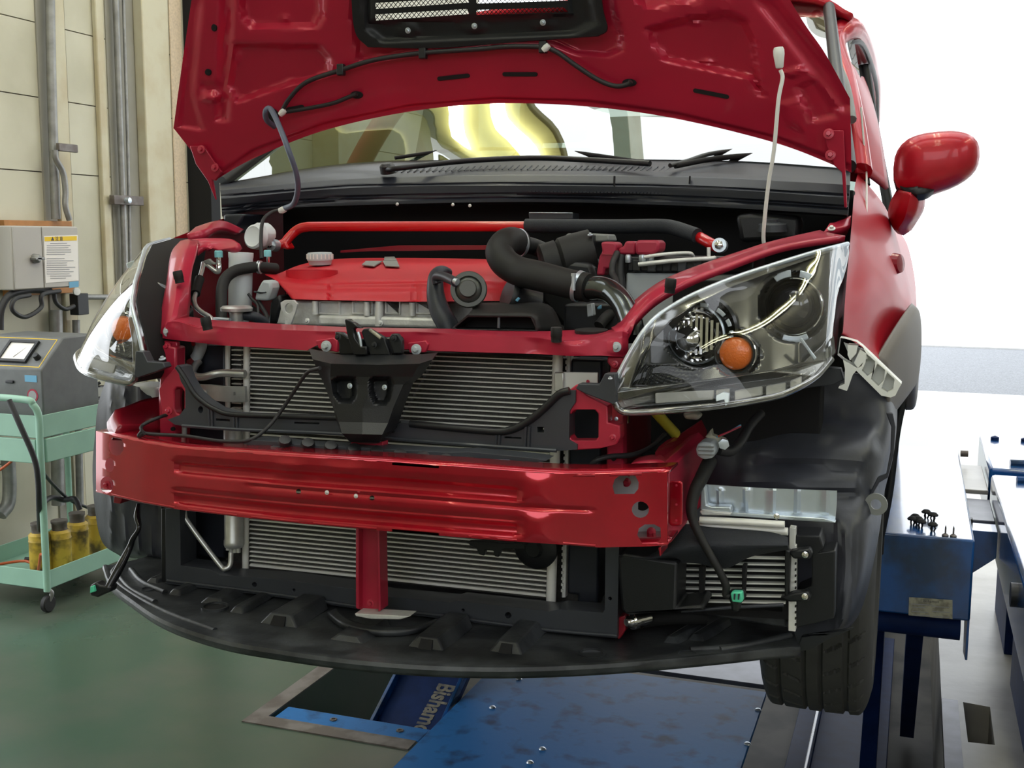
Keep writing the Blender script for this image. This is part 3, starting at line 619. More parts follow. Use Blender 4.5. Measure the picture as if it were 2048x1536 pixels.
# ---------------- hood
def HY(px, py):
    d = ray(px, py); t = (2.30+.42*.12)/(d.y+.42*d.z); return t*d.y + .05*(1-((px-1010)/660)**2)
HR = [[(430, -330), (560, -340), (700, -345), (840, -350), (980, -350), (1110, -345), (1210, -340), (1310, -335), (1400, -325)],
      [(383, 0), (520, 0), (660, 0), (820, 0), (980, 0), (1130, 0), (1290, 0), (1440, 0), (1580, 0)],
      [(364, 130), (505, 120), (655, 100), (820, 90), (980, 85), (1140, 85), (1300, 90), (1480, 95), (1649, 105)],
      [(347, 256), (485, 225), (640, 180), (820, 155), (990, 145), (1170, 150), (1345, 165), (1540, 185), (1700, 197)],
      [(388, 308), (498, 275), (640, 228), (820, 190), (990, 178), (1170, 183), (1350, 203), (1545, 240), (1702, 275)],
      [(431, 360), (509, 316), (648, 261), (820, 223), (990, 207), (1175, 213), (1355, 238), (1558, 288), (1703, 345)]]
lp = lambda A, B, t: [(a[0]*(1-t)+b[0]*t, a[1]*(1-t)+b[1]*t) for a, b in zip(A, B)]
HR = HR[:3]+[lp(HR[2], HR[3], .90), HR[3], lp(HR[3], HR[4], .12)]+HR[4:]
HR = [[(x, y, HY(x, y)) for x, y in r] for r in HR]
c3 = lambda *p: K('c3', *p); c4 = lambda *p: K('c4', *p)
hb = [(c3((400, -500), (870, -500), (885, 90), (850, 150), (480, 152), (430, 100)), -.020, 9),
      (c3((385, 265), (870, 272), (930, 340), (935, 425), (830, 460), (690, 490), (520, 545), (400, 590), (350, 500)), -.018, 8),
      (c3((1060, -500), (1070, 100), (1085, 200), (1110, 360), (1300, 330))+c4((0, 235), (300, 240), (440, 300), (610, 312), (680, 280), (690, 200), (640, 60), (600, -400)), -.018, 8),
      (c4((760, -400), (780, 0), (830, 35), (1300, -40), (1330, -400)), -.020, 9),
      (c4((850, 170), (1100, 100), (1300, 80), (1390, 120), (1440, 250), (1480, 540), (1430, 440), (940, 335), (870, 240)), -.020, 8),
      # raised pads, side rib, hinge lands
      (c3((180, 590), (275, 600), (290, 560), (210, 550)), .008, 4), (c3((185, 480), (290, 490), (285, 540), (180, 530)), -.006, 3),
      (c3((80, 0), (180, 0), (130, 560), (190, 760), (60, 740), (90, 400)), -.007, 6), (c3((320, -300), (370, -300), (330, 700), (280, 700)), -.012, 10),
      (c4((1610, 415), (1700, 375), (1735, 405), (1660, 445)), .008, 4), (c4((1690, 500), (1790, 450), (1910, 610), (1900, 660), (1780, 690)), -.010, 8),
      (c4((1450, 0), (1560, 0), (1900, 420), (1990, 600), (1960, 640)), -.008, 8),
      (c4((1590, 590), (1700, 560), (1760, 650), (1720, 740), (1640, 700)), .006, 10)]
for q in (c3((640, 90), (715, 95), (710, 125), (635, 125)), c3((620, 268), (690, 270), (680, 292), (625, 290)), c3((385, 305), (412, 305), (410, 365), (385, 365)), c3((670, 470), (735, 460), (740, 480), (680, 492)),
          c4((1080, 125), (1150, 118), (1140, 142), (1095, 146)), c4((1150, 335), (1215, 340), (1210, 360), (1150, 352)), c4((775, 8), (835, 8), (825, 40), (790, 38))): hb.append((q, .004, 2))
# long rear rail, rounded ridge following the rear edge
hb.append(([(440, 345), (505, 300), (648, 246), (820, 210), (990, 196), (1175, 201), (1355, 226), (1555, 274), (1700, 330), (1703, 345), (1558, 290), (1355, 240), (1175, 215), (990, 209), (820, 225), (648, 263), (509, 318), (431, 360)], -.007, 4))
hood = sheet('hood', HR, 'redh', car, nu=20, nv=20, bumps=hb, thick=.03)
# openings of the scoop seen through the hood
ops = []
for r in range(5):
    y0 = 27-r*23
    ops.append([(750, y0+2), (934, y0-9), (938, y0+1), (752, y0+14)]); ops.append([(953, y0-7), (1128, y0-12), (1136, y0-3), (953, y0+3)])
vent_cut = lambda: [cutter(pg, 1.7, 2.7) for pg in ops]
cut(hood, [cutter([(742, -85), (1142, -95), (1144, 36), (742, 46)], 1.7, 2.7)])
G0 = c3((1062, -160), (1063, 0), (1085, 190), (1110, 240), (1170, 275), (1250, 285), (1500, 270), (1800, 262))+c4((0, 232), (300, 215), (540, 205), (600, 180), (612, 130), (590, 60), (560, -150))
VR = [[(700, -160), (860, -165), (1010, -165), (1195, -160)], [(703, 0), (860, 0), (1010, 0), (1203, 0)], [(711, 66), (860, 72), (1020, 66), (1214, 56)], [(735, 94), (870, 96), (1030, 84), (1196, 72)]]
VR = [[(x, y, HY(x, y)-.022) for x, y in r] for r in VR]
tray_ = sheet('hood_vent_tray', VR, 'black', car, nu=20, nv=10, thick=.006,
     bumps=[([(730, -160), (725, 0), (737, 58), (765, 82), (1150, 66), (1190, 45), (1180, 0), (1170, -160)], -.012, 7), ([(740, -90), (740, 44), (1140, 30), (1140, -95)], .010, 5)]+[(ell(x, y, 22, 14), .004, 4) for x, y in ((816, 61), (949, 52), (1086, 45))])
cut(tray_, vent_cut())
bm = bmesh.new()
for pg in ops:
    x0, x1 = pg[0][0], pg[1][0]; n = 20
    for k in range(n):
        for s in (-1, 1):
            xa_, xb_2 = x0+(x1-x0)*k/n, x0+(x1-x0)*(k+1)/n
            ya_ = np.interp(xa_, [x0, x1], [pg[0][1], pg[1][1]]); yb2 = np.interp(xb_2, [x0, x1], [pg[3][1], pg[2][1]])
            yc_ = np.interp(xa_, [x0, x1], [pg[3][1], pg[2][1]]); yd_ = np.interp(xb_2, [x0, x1], [pg[0][1], pg[1][1]])
            a, b = ((xa_, ya_), (xb_2, yb2)) if s > 0 else ((xa_, yc_), (xb_2, yd_))
            Ym = HY(a[0], a[1])-.002; b_tube(bm, [V(a[0], a[1], Ym), V(b[0], b[1], Ym)], .0008, 1, 4, False, False)
link('vent_mesh', bm, 'void', tray_, smooth=False)
for x, y in ((816, 61), (949, 52), (1086, 45)): bolt(V(x, y, HY(x, y)-.035), .006, 'zinc', tray_, axis=(0, -1, -.3))
def hole(pg, Yoff=.0, name='drain_hole', parent=hood, fn=HY, t=.0015):
    return poly(name, [(x, y, fn(x, y)-Yoff) for x, y in pg], 0, .004, 'void', parent, bevel=0)
for (c, x, y, rx, ry) in (('c3', 256, 162, 15, 21), ('c3', 221, 422, 17, 19), ('c4', 1655, 640, 30, 20), ('c3', 1090, 555, 36, 22), ('c4', 735, 470, 40, 22), ('c3', 590, 680, 42, 48)):
    (X, Z), = K(c, (x, y)); s = CR[c][2]; hole(ell(X, Z, rx*s, ry*s), .004)
def slot(c, a, b, h):
    a, b = K(c, a, b); h *= CR[c][2]/2; dx, dy = b[0]-a[0], b[1]-a[1]; an = math.atan2(dy, dx)
    return [(b[0]+h*math.cos(an-math.pi/2+t), b[1]+h*math.sin(an-math.pi/2+t)) for t in np.linspace(0, math.pi, 7)]+[(a[0]+h*math.cos(an+math.pi/2+t), a[1]+h*math.sin(an+math.pi/2+t)) for t in np.linspace(0, math.pi, 7)]
for c, a, b in (('c3', (1575, 460), (1740, 442)), ('c4', (25, 422), (200, 422)), ('c4', (1110, 515), (1290, 550)), ('c3', (690, 640), (770, 625))): hole(slot(c, a, b, 24), .003)
for pts in ([(115, 855), (195, 852), (245, 930), (300, 1005), (262, 1058), (245, 1050), (265, 1170), (220, 1060), (150, 960)],):
    P = K('c3', *pts); hg = poly('hood_hinge', [(x, y, HY(max(x, 400), y)-.012) for x, y in P], 0, .008, 'redm', car)
for x, y in ((185, 875), (265, 980)): (X, Z), = K('c3', (x, y)); bolt(V(X, Z, HY(X, Z)-.014), .010, 'redm', hg)
P = K('c4', (1848, 738), (1955, 742), (1965, 1000), (1975, 1180), (1958, 1180), (1945, 980), (1900, 940), (1850, 800)); hg = poly('hood_hinge', [(x, y, HY(x, y)-.012) for x, y in P], 0, .008, 'redm', car)
for x, y in ((1870, 762), (1880, 882)): (X, Z), = K('c4', (x, y)); bolt(V(X, Z, HY(X, Z)-.014), .010, 'redm', hg)
def hk(name, c, pts, r, m, parent=car, off=.018, **k): return tube(name, [V(x, y, (p[2] if len(p) > 2 else HY(x, y)-off)) for (x, y, *_), p in zip(K(c, *[q[:2] for q in pts]), pts)], r, m, parent, **k)
P = K('c3', (650, 660), (700, 575), (800, 480), (1000, 410), (1200, 350), (1480, 310), (1800, 288))+K('c4', (0, 268), (110, 264), (250, 270), (330, 300), (430, 372), (560, 455), (660, 490), (730, 478), (745, 462))
tube('washer_hose', [V(x, y, HY(x, y)-.020) for x, y in P], .0050, 'cable', car)
hk('washer_hose', 'c3', [(655, 658), (800, 635), (950, 605), (1040, 570), (1092, 550)], .0045, 'cable')
for c, x, y in (('c3', 1000, 408), ('c3', 1480, 310), ('c4', 245, 268)):
    (X, Z), = K(c, (x, y)); p = V(X, Z, HY(X, Z)-.02); box('hose_clip', p-Vector((.008, .006, .012)), p+Vector((.008, .008, .012)), 'black', car, .002)
for c, x, y in (('c3', 658, 658), ('c4', 262, 272)):
    (X, Z), = K(c, (x, y)); p = V(X, Z, HY(X, Z)-.024); lathe('hose_joint', p, (.6, 0, .5), [(.006, -.008), (.0075, 0), (.006, .008), (0, .009)], 'white', car, 10)
hk('washer_hose', 'c3', [(610, 740, 2.26), (565, 700, 2.22), (560, 650, 2.2), (590, 640, 2.2), (640, 740, 2.17), (690, 870, 2.15), (735, 1000, 2.17), (748, 1100, 2.2), (725, 1190, 2.24), (665, 1222, 2.27)], .0062, 'hose')
tk('washer_hose', 'c5', [(985, 0, 2.24), (960, 50, 2.26), (905, 66, 2.27), (830, 85, 2.25), (772, 140, 2.22), (758, 250, 2.2), (762, 400, 2.18)], .0042, 'cable', car)
lathe('hose_joint', V(565, 420, 2.265), (1, 0, .2), [(.006, -.008), (.008, 0), (.006, .008), (0, .009)], 'white', car, 10)
# prop rod with clip
rod = tube('prop_rod', [V(x, y, Y) for x, y, Y in ((1561, 140, 2.10), (1565, 157, 2.10), (1557, 200, 2.10), (1548, 300, 2.11), (1538, 360, 2.12), (1530, 430, 2.13), (1527, 480, 2.14), (1534, 503, 2.15))], .0036, 'white', car)
lathe('rod_clip', V(1557, 95, 2.10), V(1559, 132, 2.10)-V(1557, 95, 2.10), [(0, 0), (.008, 0), (.010, .005), (.010, .012), (.007, .034), (.005, .036), (0, .036)], 'white', rod, 14)

# ---------------- cowl, wipers, windshield, body
CW = [[(440, 366, 2.50), (700, 326, 2.64), (1000, 318, 2.70), (1300, 318, 2.67), (1500, 322, 2.60), (1700, 335, 2.48)],
      [(440, 376, 2.42), (700, 352, 2.50), (1000, 342, 2.52), (1300, 344, 2.50), (1500, 350, 2.46), (1700, 362, 2.38)],
      [(440, 380, 2.40), (700, 358, 2.47), (1000, 350, 2.49), (1300, 352, 2.47), (1500, 358, 2.43), (1700, 370, 2.35)],
      [(442, 398, 2.38), (700, 376, 2.44), (1000, 371, 2.46), (1300, 374, 2.44), (1500, 382, 2.40), (1698, 396, 2.34)],
      [(444, 432, 2.38), (560, 416, 2.42), (1000, 404, 2.46), (1300, 409, 2.44), (1500, 418, 2.40), (1696, 430, 2.34)],
      [(446, 436, 2.46), (560, 420, 2.50), (1000, 409, 2.55), (1300, 414, 2.54), (1500, 422, 2.5), (1694, 434, 2.44)]]
gro = lambda dy, h: ([(446, 398+dy), (700, 378+dy), (1000, 373+dy), (1300, 377+dy), (1500, 385+dy), (1694, 397+dy), (1694, 397+dy+h), (1500, 385+dy+h), (1300, 377+dy+h), (1000, 373+dy+h), (700, 378+dy+h), (446, 398+dy+h)])
cowl = sheet('cowl', CW, 'cowl', car, nu=10, nv=12, linv=True, bumps=[(gro(-8, 3.5), -.006, 1.5), (gro(14, 3), -.006, 1.5), (gro(20, 3), -.006, 1.5)], thick=.006)
bm = bmesh.new()
for k in range(54):
    x = 790+k*12.6; y = float(np.interp(x, [700, 1000, 1300, 1500], [345, 336, 338, 343]))
    b_tube(bm, [V(x, y+3, 2.52), V(x+9, y-5, 2.56)], .0016, 1, 5, True, False)
link('cowl_grille', bm, 'dark', cowl)
bm = bmesh.new()
for k in range(64): 
    x = 1060+k*7.2; y = float(np.interp(x, [700, 1000, 1300, 1500], [386, 382, 386, 394])); b_box(bm, V(x, y+1.5, 2.445), V(x+3, y-1.5, 2.435))
link('cowl_teeth', bm, 'cowl', cowl)
for x in (1227, 1378): poly('cowl_seam', [(x, 352), (x+2, 352), (x+1, 372), (x-1, 372)], 2.44, .01, 'void', cowl, bevel=0)
poly('cowl_end', K('c5', (500, 95), (640, 95), (610, 170), (560, 220), (520, 230), (495, 200)), 2.36, .10, 'cowl', car, bevel=.006)
ws = gridw('windshield', [[V(446, 366, 2.48), V(700, 327, 2.62), V(1000, 319, 2.68), V(1300, 319, 2.65), V(1500, 323, 2.58), V(1697, 337, 2.46)],
    [Vector((x, y, z)) for x, y, z in ((-1.53, 2.90, 1.90), (-1.25, 3.03, 1.94), (-.95, 3.08, 1.95), (-.72, 3.08, 1.95), (-.45, 3.03, 1.94), (-.21, 2.90, 1.90))],
    [Vector((x, y, z)) for x, y, z in ((-1.47, 3.38, 2.13), (-1.25, 3.42, 2.17), (-.95, 3.44, 2.18), (-.72, 3.44, 2.18), (-.45, 3.42, 2.17), (-.27, 3.38, 2.13))]], 'glass', thick=0)
for s in (0, 1):
    a = [V(446, 366, 2.48), Vector((-1.53, 2.90, 1.90)), Vector((-1.47, 3.38, 2.13))]; b = [V(1697, 337, 2.46), Vector((-.21, 2.90, 1.90)), Vector((-.27, 3.38, 2.13))]
    tube('pillar_trim', [p+Vector((0, 0, .004)) for p in (a, b)[s]], .016, 'black', car, 10)
wl = tube('wiper_arm', [V(x, y, Y) for x, y, Y in ((765, 340, 2.50), (800, 336, 2.45), (930, 322, 2.55), (1060, 316, 2.59), (1160, 319, 2.57), (1300, 327, 2.49))], .0065, 'black', car)
tube('wiper_blade', [V(x, y, Y) for x, y, Y in ((790, 316, 2.63), (880, 303, 2.71), (960, 298, 2.75), (1060, 299, 2.75), (1150, 305, 2.71), (1300, 326, 2.58))], .0045, 'void', wl)
lathe('wiper_pivot', V(775, 338, 2.48), (0, -.3, 1), [(.018, -.01), (.018, .008), (.012, .014), (0, .014)], 'black', wl, 16)
wr = tube('wiper_arm', [V(x, y, Y) for x, y, Y in ((1340, 331, 2.49), (1375, 322, 2.55), (1430, 306, 2.63), (1540, 297, 2.65), (1690, 303, 2.55))], .005, 'black', car)
tube('wiper_blade', [V(x, y, Y) for x, y, Y in ((1350, 332, 2.51), (1440, 316, 2.59), (1560, 309, 2.61), (1690, 314, 2.49))], .006, 'void', wr)
box('dashboard', (-1.50, 2.75, 1.50), (-.22, 3.30, 1.60), 'black', car, .04)
for x in (-1.22, -.52):
    st = wpoly('seat', [(x-.24, 3.75, 1.25), (x+.24, 3.75, 1.25), (x+.22, 3.78, 1.72), (x+.12, 3.8, 1.80), (x-.12, 3.8, 1.80), (x-.22, 3.78, 1.72)], (0, .12, 0), 'void', car, bevel=.03)
    box('headrest', (x-.12, 3.80, 1.82), (x+.12, 3.9, 1.97), 'void', st, .03)
box('rear_view_mirror', (-.97, 3.18, 1.99), (-.75, 3.21, 2.04), 'void', car, .01)
rf = [[Vector((x, y, z-dz)) for x, z in ((-1.50, 2.10), (-1.35, 2.165), (-.855, 2.19), (-.36, 2.165), (-.21, 2.10))] for y, dz in ((3.38, -.005), (3.9, 0), (4.5, .02), (5.0, .09))]
gridw('roof', rf, 'red', thick=.02)
box('rear_hatch', (-1.55, 5.0, .9), (-.16, 5.06, 1.5), 'red', car, .02); gridw('rear_window', [[Vector((x, 5.05, 1.52)) for x in (-1.5, -.855, -.21)], [Vector((x, 4.98, 2.02)) for x in (-1.42, -.855, -.29)]], 'glass', thick=0)
# right-hand side of the picture: the fender, door, roof side
FR = [[(1700, 487, 2.17), (1704, 440, 2.35), (1707, 400, 2.55), (1710, 370, 2.8), (1716, 345, 3.0)],
      [(1695, 540, 2.12), (1730, 505, 2.3), (1752, 470, 2.55), (1766, 440, 2.8), (1776, 425, 3.0)],
      [(1690, 600, 2.05), (1745, 585, 2.2), (1788, 565, 2.45), (1805, 550, 2.8), (1812, 545, 3.0)],
      [(1686, 660, 2.0), (1738, 680, 2.12), (1795, 665, 2.35), (1826, 640, 2.6), (1830, 620, 3.0)],
      [(1682, 668, 2.0), (1745, 708, 2.10), (1810, 758, 2.26), (1830, 755, 2.45), (1834, 755, 3.0)]]
fen = sheet('fender', FR, 'redside', car, nu=8, nv=8, thick=.004)
def flp(r, th, dx): a = math.radians(th); return Vector((-.058*max(0, (88-th)/32)**1.5+dx, 2.42-r*math.cos(a), .81+r*math.sin(a)))
M['taupe'] = mat('taupe_flare_plastic', (.15, .135, .125), .5)
flare = gridw('fender_flare', [[flp(r, th, dx) for r, dx in ((.39, -.012), (.40, .006), (.47, .010), (.535, .004), (.555, -.012))] for th in (58, 66, 75, 88, 102, 116, 128)], 'taupe', thick=.006)
mirror_obj(flare, car)
door = gridw('door', [[Vector((x, y, z)) for x, z in ((-.10, 1.53), (-.055, 1.46), (-.02, 1.32), (-.006, 1.17))] for y in (2.98, 3.3, 3.8, 4.4, 5.0)], 'redside', thick=.02)
gridw('side_skirt', [[Vector((x, y, z)) for x, z in ((-.012, 1.17), (-.03, 1.05), (-.04, .9), (-.06, .76))] for y in (2.75, 3.3, 3.8, 4.4, 5.0)], 'black', thick=.02)  # lower door section coloured black to stand in for the shaded side
gl = gridw('door_glass', [[Vector((x, y, z)) for x, z in ((-.205, 2.06), (-.15, 1.80), (-.095, 1.545))] for y in (3.45, 4.0, 4.6, 4.98)], 'glass', thick=0)
gridw('door_glass', [[Vector((-.235, 3.40, 2.05)), Vector((-.205, 3.45, 2.06))], [Vector((-.16, 3.15, 1.80)), Vector((-.15, 3.45, 1.80))], [Vector((-.12, 2.95, 1.55)), Vector((-.095, 3.45, 1.545))]], 'glass', thick=0)
rail = [V(1716, 345, 2.98), V(1705, 250, 3.08), V(1690, 165, 3.2), V(1668, 85, 3.36), Vector((-.215, 3.5, 2.09)), Vector((-.20, 4.0, 2.09)), Vector((-.20, 4.5, 2.07)), Vector((-.21, 4.98, 1.98))]
gridw('pillar_panel', [[V(1712, 345, 2.96), V(1735, 350, 3.0), V(1774, 378, 3.1)], [V(1703, 250, 3.06), V(1728, 245, 3.15), V(1760, 280, 3.4)], [V(1688, 165, 3.19), V(1712, 155, 3.35), V(1741, 200, 3.8)], [V(1667, 85, 3.34), V(1690, 88, 3.6), V(1714, 122, 4.2)], [V(1650, 34, 3.45), V(1668, 40, 3.6), V(1692, 78, 4.6)]], 'redside', thick=.01)
tube('roof_side', rail, [.035, .032, .03, .032, .035, .038, .038, .035], 'red', car, 14)
tube('window_seal', [p+Vector((.022, .03, -.03)) for p in rail], .008, 'black', car, 8)
tube('window_seal', [Vector((-.10, 2.98, 1.545)), Vector((-.09, 3.6, 1.55)), Vector((-.09, 4.98, 1.56))], .008, 'black', car, 8)
tube('door_pillar', [Vector((-.09, 3.9, 1.54)), Vector((-.15, 3.92, 1.8)), Vector((-.2, 3.95, 2.05))], .02, 'black', car, 8)
tube('drip_moulding', [V(1632, 28, 3.4), V(1643, 60, 3.33), V(1660, 105, 3.24), V(1688, 168, 3.1), V(1702, 240, 3.0)], .014, 'grey', car, 10)
tube('door_line', [V(1722, 215, 3.02), V(1728, 290, 3.0), V(1733, 345, 2.98), V(1733, 430, 2.62)], .0025, 'white', car, 6)
lathe('side_marker', V(1799, 527, 2.62), (.9, -.4, .1), [(.024, -.012), (.020, .003), (0, .006)], 'reddark', car, 16)
# mirror
def mirror_shell():
    bm = bmesh.new(); c = V(1872, 325, 2.92); w2, h2, d2 = .096, .072, .075; rows = []
    for i in range(13):
        ph = -math.pi/2+math.pi*i/12; row = []
        for j in range(28):
            th = 2*math.pi*j/28; se = lambda v, e: math.copysign(abs(v)**e, v)
            x = se(math.cos(ph), .55)*se(math.cos(th), .75)*w2; z = se(math.cos(ph), .55)*se(math.sin(th), .75)*h2; y = se(math.sin(ph), .8)*d2*(.5 if ph > 0 else 1)
            z *= (1.05-.25*(x/w2)) if z < 0 else (1-.08*(x/w2)); z += .012*(x/w2)
            row.append(bm.verts.new(c+Vector((x, y, z))))
        rows.append(row)
    for a, b in zip(rows, rows[1:]):
        for k in range(28):
            try: bm.faces.new((a[k], a[(k+1) % 28], b[(k+1) % 28], b[k]))
            except ValueError: pass
    bmesh.ops.remove_doubles(bm, verts=bm.verts, dist=1e-4)
    return link('mirror_housing', bm, 'red', car, sharp=60)
mh = mirror_shell()
lathe('mirror_glass', V(1872, 325, 2.955), (0, 1, 0), [(.07, 0), (.07, .004), (0, .004)], 'chrome', mh, 24)
gridw('mirror_foot', [[V(1806, 380, 2.9), V(1822, 386, 2.86), V(1838, 388, 2.9)], [V(1790, 412, 2.92), V(1812, 425, 2.86), V(1836, 415, 2.92)], [V(1790, 435, 2.95), V(1800, 448, 2.9), V(1822, 440, 2.95)], [V(1800, 450, 2.96), V(1806, 460, 2.93), V(1812, 455, 2.96)]], 'red', thick=.03)
gridw('mirror_base', [[V(1800, 360, 2.9), V(1835, 378, 2.85), V(1880, 362, 2.9)], [V(1803, 382, 2.9), V(1835, 392, 2.87), V(1850, 386, 2.9)]], 'black', thick=.03)
mirror_obj(fen, car); mirror_obj(door, car); mirror_obj(gl, car)
tube('roof_side', [Vector((-1.71-p.x, p.y, p.z)) for p in rail], .034, 'red', car, 14)
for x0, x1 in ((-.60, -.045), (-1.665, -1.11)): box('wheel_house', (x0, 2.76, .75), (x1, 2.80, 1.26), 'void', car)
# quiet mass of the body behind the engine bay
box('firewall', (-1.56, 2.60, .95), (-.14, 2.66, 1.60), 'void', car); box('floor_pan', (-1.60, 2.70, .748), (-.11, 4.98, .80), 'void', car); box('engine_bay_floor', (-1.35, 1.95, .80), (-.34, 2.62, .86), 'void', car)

# ---------------- tyres
def tyre(xc, yc, zc, R=.300, W=.205, lab=None):
    bm = bmesh.new(); nt, nw = 640, 60; rows = []
    for i in range(nt):
        th = 2*math.pi*i/nt; row = []
        for j in range(nw+1):
            u = (j/nw*2-1); x = u*W/2; r = R-.0035*abs(u)**2-.030*max(0, (abs(u)-.80)/.20)**2.2
            d = 0
            for g0 in (-.62, -.16, .16, .60):
                if abs(u-g0) < .035: d = .006
            if abs(u) > .2 and abs(u) < .93:
                ph = (th*R/.058 + (abs(u)-.2)*1.15 + .5*(u > 0)) % 1
                if ph < .11 and not (.50 < abs(u) < .58): d = max(d, .005)
            r -= d; row.append(bm.verts.new((xc+x, yc-r*math.cos(th), zc-r*math.sin(th))))
        for (x, r) in ((W/2+.006, R-.06), (W/2+.004, .225), (W/2-.012, .205), (W/2-.03, .20)):
            row.append(bm.verts.new((xc+x, yc-r*math.cos(th), zc-r*math.sin(th))))
        for (x, r) in ((-W/2-.006, R-.06), (-W/2-.004, .225), (-W/2+.012, .205), (-W/2+.03, .20)):
            row.insert(0, bm.verts.new((xc+x, yc-r*math.cos(th), zc-r*math.sin(th))))
        rows.append(row)
    for i in range(nt):
        a, b = rows[i], rows[(i+1) % nt]
        for j in range(len(a)-1): bm.faces.new((a[j], a[j+1], b[j+1], b[j]))
    o = link('tyre', bm, 'tyre', car, sharp=30)
    lathe('wheel_rim', (xc-.06, yc, zc), (1, 0, 0), [(0, .03), (.05, .05), (.19, .07), (.205, .13), (.20, .13), (.20, 0), (.05, 0), (0, 0)], 'alu', o, 40)
    return o
ty = tyre(-.155, 2.42, .81)
mirror_obj(ty, car)
for x in (-.15, -1.56): 
    o = ty.copy(); COL.objects.link(o); o.location = (x+.155, 2.5, -.02)
# ---------------- headlight (picture right) and its twin by symmetry
d1 = lambda *p: K('d1', *p)
TOP = d1((88, 1010), (100, 950), (140, 868), (200, 760), (270, 650), (350, 560), (450, 490), (600, 408), (850, 305), (1100, 222), (1400, 130), (1597, 80))
BOT = d1((88, 1040), (95, 1105), (125, 1150), (200, 1168), (500, 1150), (800, 1120), (1100, 1072), (1250, 1018), (1380, 940), (1480, 828), (1540, 715), (1570, 590), (1588, 330), (1597, 90))
def hlY(px, py):
    t, b = interp(TOP, px)[0], interp(BOT, px)[0]; v = min(1.1, max(-.1, (py-t)/max(4, b-t))); X_ = [1225, 1300, 1400, 1500, 1600, 1660, 1700]
    return float(np.interp(px, X_, [1.66, 1.69, 1.78, 1.88, 1.98, 2.06, 2.17]))*(1-v)+float(np.interp(px, X_, [1.645, 1.65, 1.67, 1.72, 1.80, 1.92, 2.17]))*v
OUT = TOP+BOT[::-1]
def shrink(pg, f, c=None):
    cx = sum(p[0] for p in pg)/len(pg); cy = sum(p[1] for p in pg)/len(pg)
    if c: cx, cy = c
    return [(cx+(p[0]-cx)*f, cy+(p[1]-cy)*f) for p in pg]
def strip(name, top, bot, material, parent, n=48, m=14, Yf=hlY, bulge=0, bumps=(), thick=.002, inset=(0, 0)):
    xa, xb = max(top[0][0], bot[0][0])+inset[0], min(top[-1][0], bot[-1][0])-inset[1]; rows = []
    for j in range(m+1):
        v = j/m; r = []
        for i in range(n+1):
            x = xa+(xb-xa)*(.5-.5*math.cos(math.pi*i/n)) if True else 0; t = interp(top, x)[0]; b = interp(bot, x)[0]
            r.append((x, t+(b-t)*v, Yf(x, t+(b-t)*v)-bulge*math.sin(math.pi*v)*min(1, (b-t)/120)))
        rows.append(r)
    return sheet(name, rows, material, parent, nu=1, nv=1, linu=True, linv=True, bumps=bumps, thick=thick)
INT = d1((190, 1000), (240, 850), (330, 700), (450, 580), (600, 480), (850, 360), (1100, 270), (1400, 165), (1580, 105))
INB = d1((190, 1010), (500, 985), (800, 950), (1100, 905), (1300, 850), (1420, 740), (1500, 620), (1550, 450), (1580, 120))
housing = poly('headlight', [(x, y, hlY(x, y)+.012) for x, y in OUT], 0, .13, 'void', car, bevel=.004, holes=[[(x, y, hlY(x, y)+.012) for x, y in INT+INB[::-1]]])
LAMPS = [(1240, 490, 205, 2.005), (635, 660, 205, 1.865), (875, 785, 140, 1.835)]
def bzY(x, y):
    Y = hlY(x, y)+.032
    for lx, ly, lr, lY in LAMPS:
        (X, Z), = d1((lx, ly)); d = math.hypot(x-X, y-Z)/(lr*.3125); w_ = min(1, max(0, (1.12-d)/.12)); w_ = w_*w_*(3-2*w_); Y = Y*(1-w_)+max(Y, lY)*w_
    return Y
bz = strip('bezel', INT, INB, 'bezel', housing, 140, 64, Yf=bzY, bumps=[(d1((x, 865), (x+12, 865), (x-60, 985), (x-72, 985)), .004, 2) for x in range(260, 660, 28)])
rim = poly('lens_flange', [(x, y, hlY(x, y)+.002) for x, y in OUT], 0, .012, 'flange', housing, bevel=.003, holes=[[(x, y, hlY(x, y)+.002) for x, y in INT+INB[::-1]]])
tube('lens_seal', [V(x, y, hlY(x, y)+.002) for x, y in shrink(TOP, .985, (1450, 650))[1:]], .004, 'zinc', housing, 8, 3)
tube('lens_lip', [V(x, y, hlY(x, y)-.002) for x, y in BOT[1:-4]], .0055, 'flange', housing, 8, 3)
poly('lens_base', [(x, y, hlY(x, y)-.003) for x, y in d1((140, 1035), (740, 1000), (1150, 945), (1340, 880), (1380, 870), (1380, 905), (1250, 990), (1050, 1050), (780, 1090), (300, 1125), (170, 1130), (145, 1095))], 0, .006, 'lens', housing, bevel=.002)
for a, b in (((350, 1045), (730, 1025)), ((740, 1025), (830, 1015)), ((860, 1030), (1040, 1000)), ((1060, 1000), (1190, 975)), ((1215, 965), (1290, 935))):
    poly('reflector_pad', [(x, y, hlY(x, y)+.0) for x, y in d1((a[0], a[1]), b, (b[0], b[1]+60), (a[0], a[1]+65))], 0, .006, 'cond', housing, bevel=.002)
poly('lens_clip', [(x, y, hlY(x, y)-.008) for x, y in d1((740, 1060), (790, 1035), (830, 1045), (825, 1110), (800, 1130), (795, 1085), (740, 1100))], 0, .006, 'zinc', housing)
xa, xb = TOP[0][0]+1, TOP[-1][0]-1
def lensP(x, v):
    y = interp(TOP, x)[0]*(1-v)+interp(BOT, x)[0]*v; h = interp(BOT, x)[0]-interp(TOP, x)[0]; return V(x, y, hlY(x, y)-.003-.024*math.sin(math.pi*v)*min(1, h/120))
lx = [xa+(xb-xa)*t for t in (0, .02, .06, .13, .24, .38, .54, .70, .83, .92, .97, 1)]
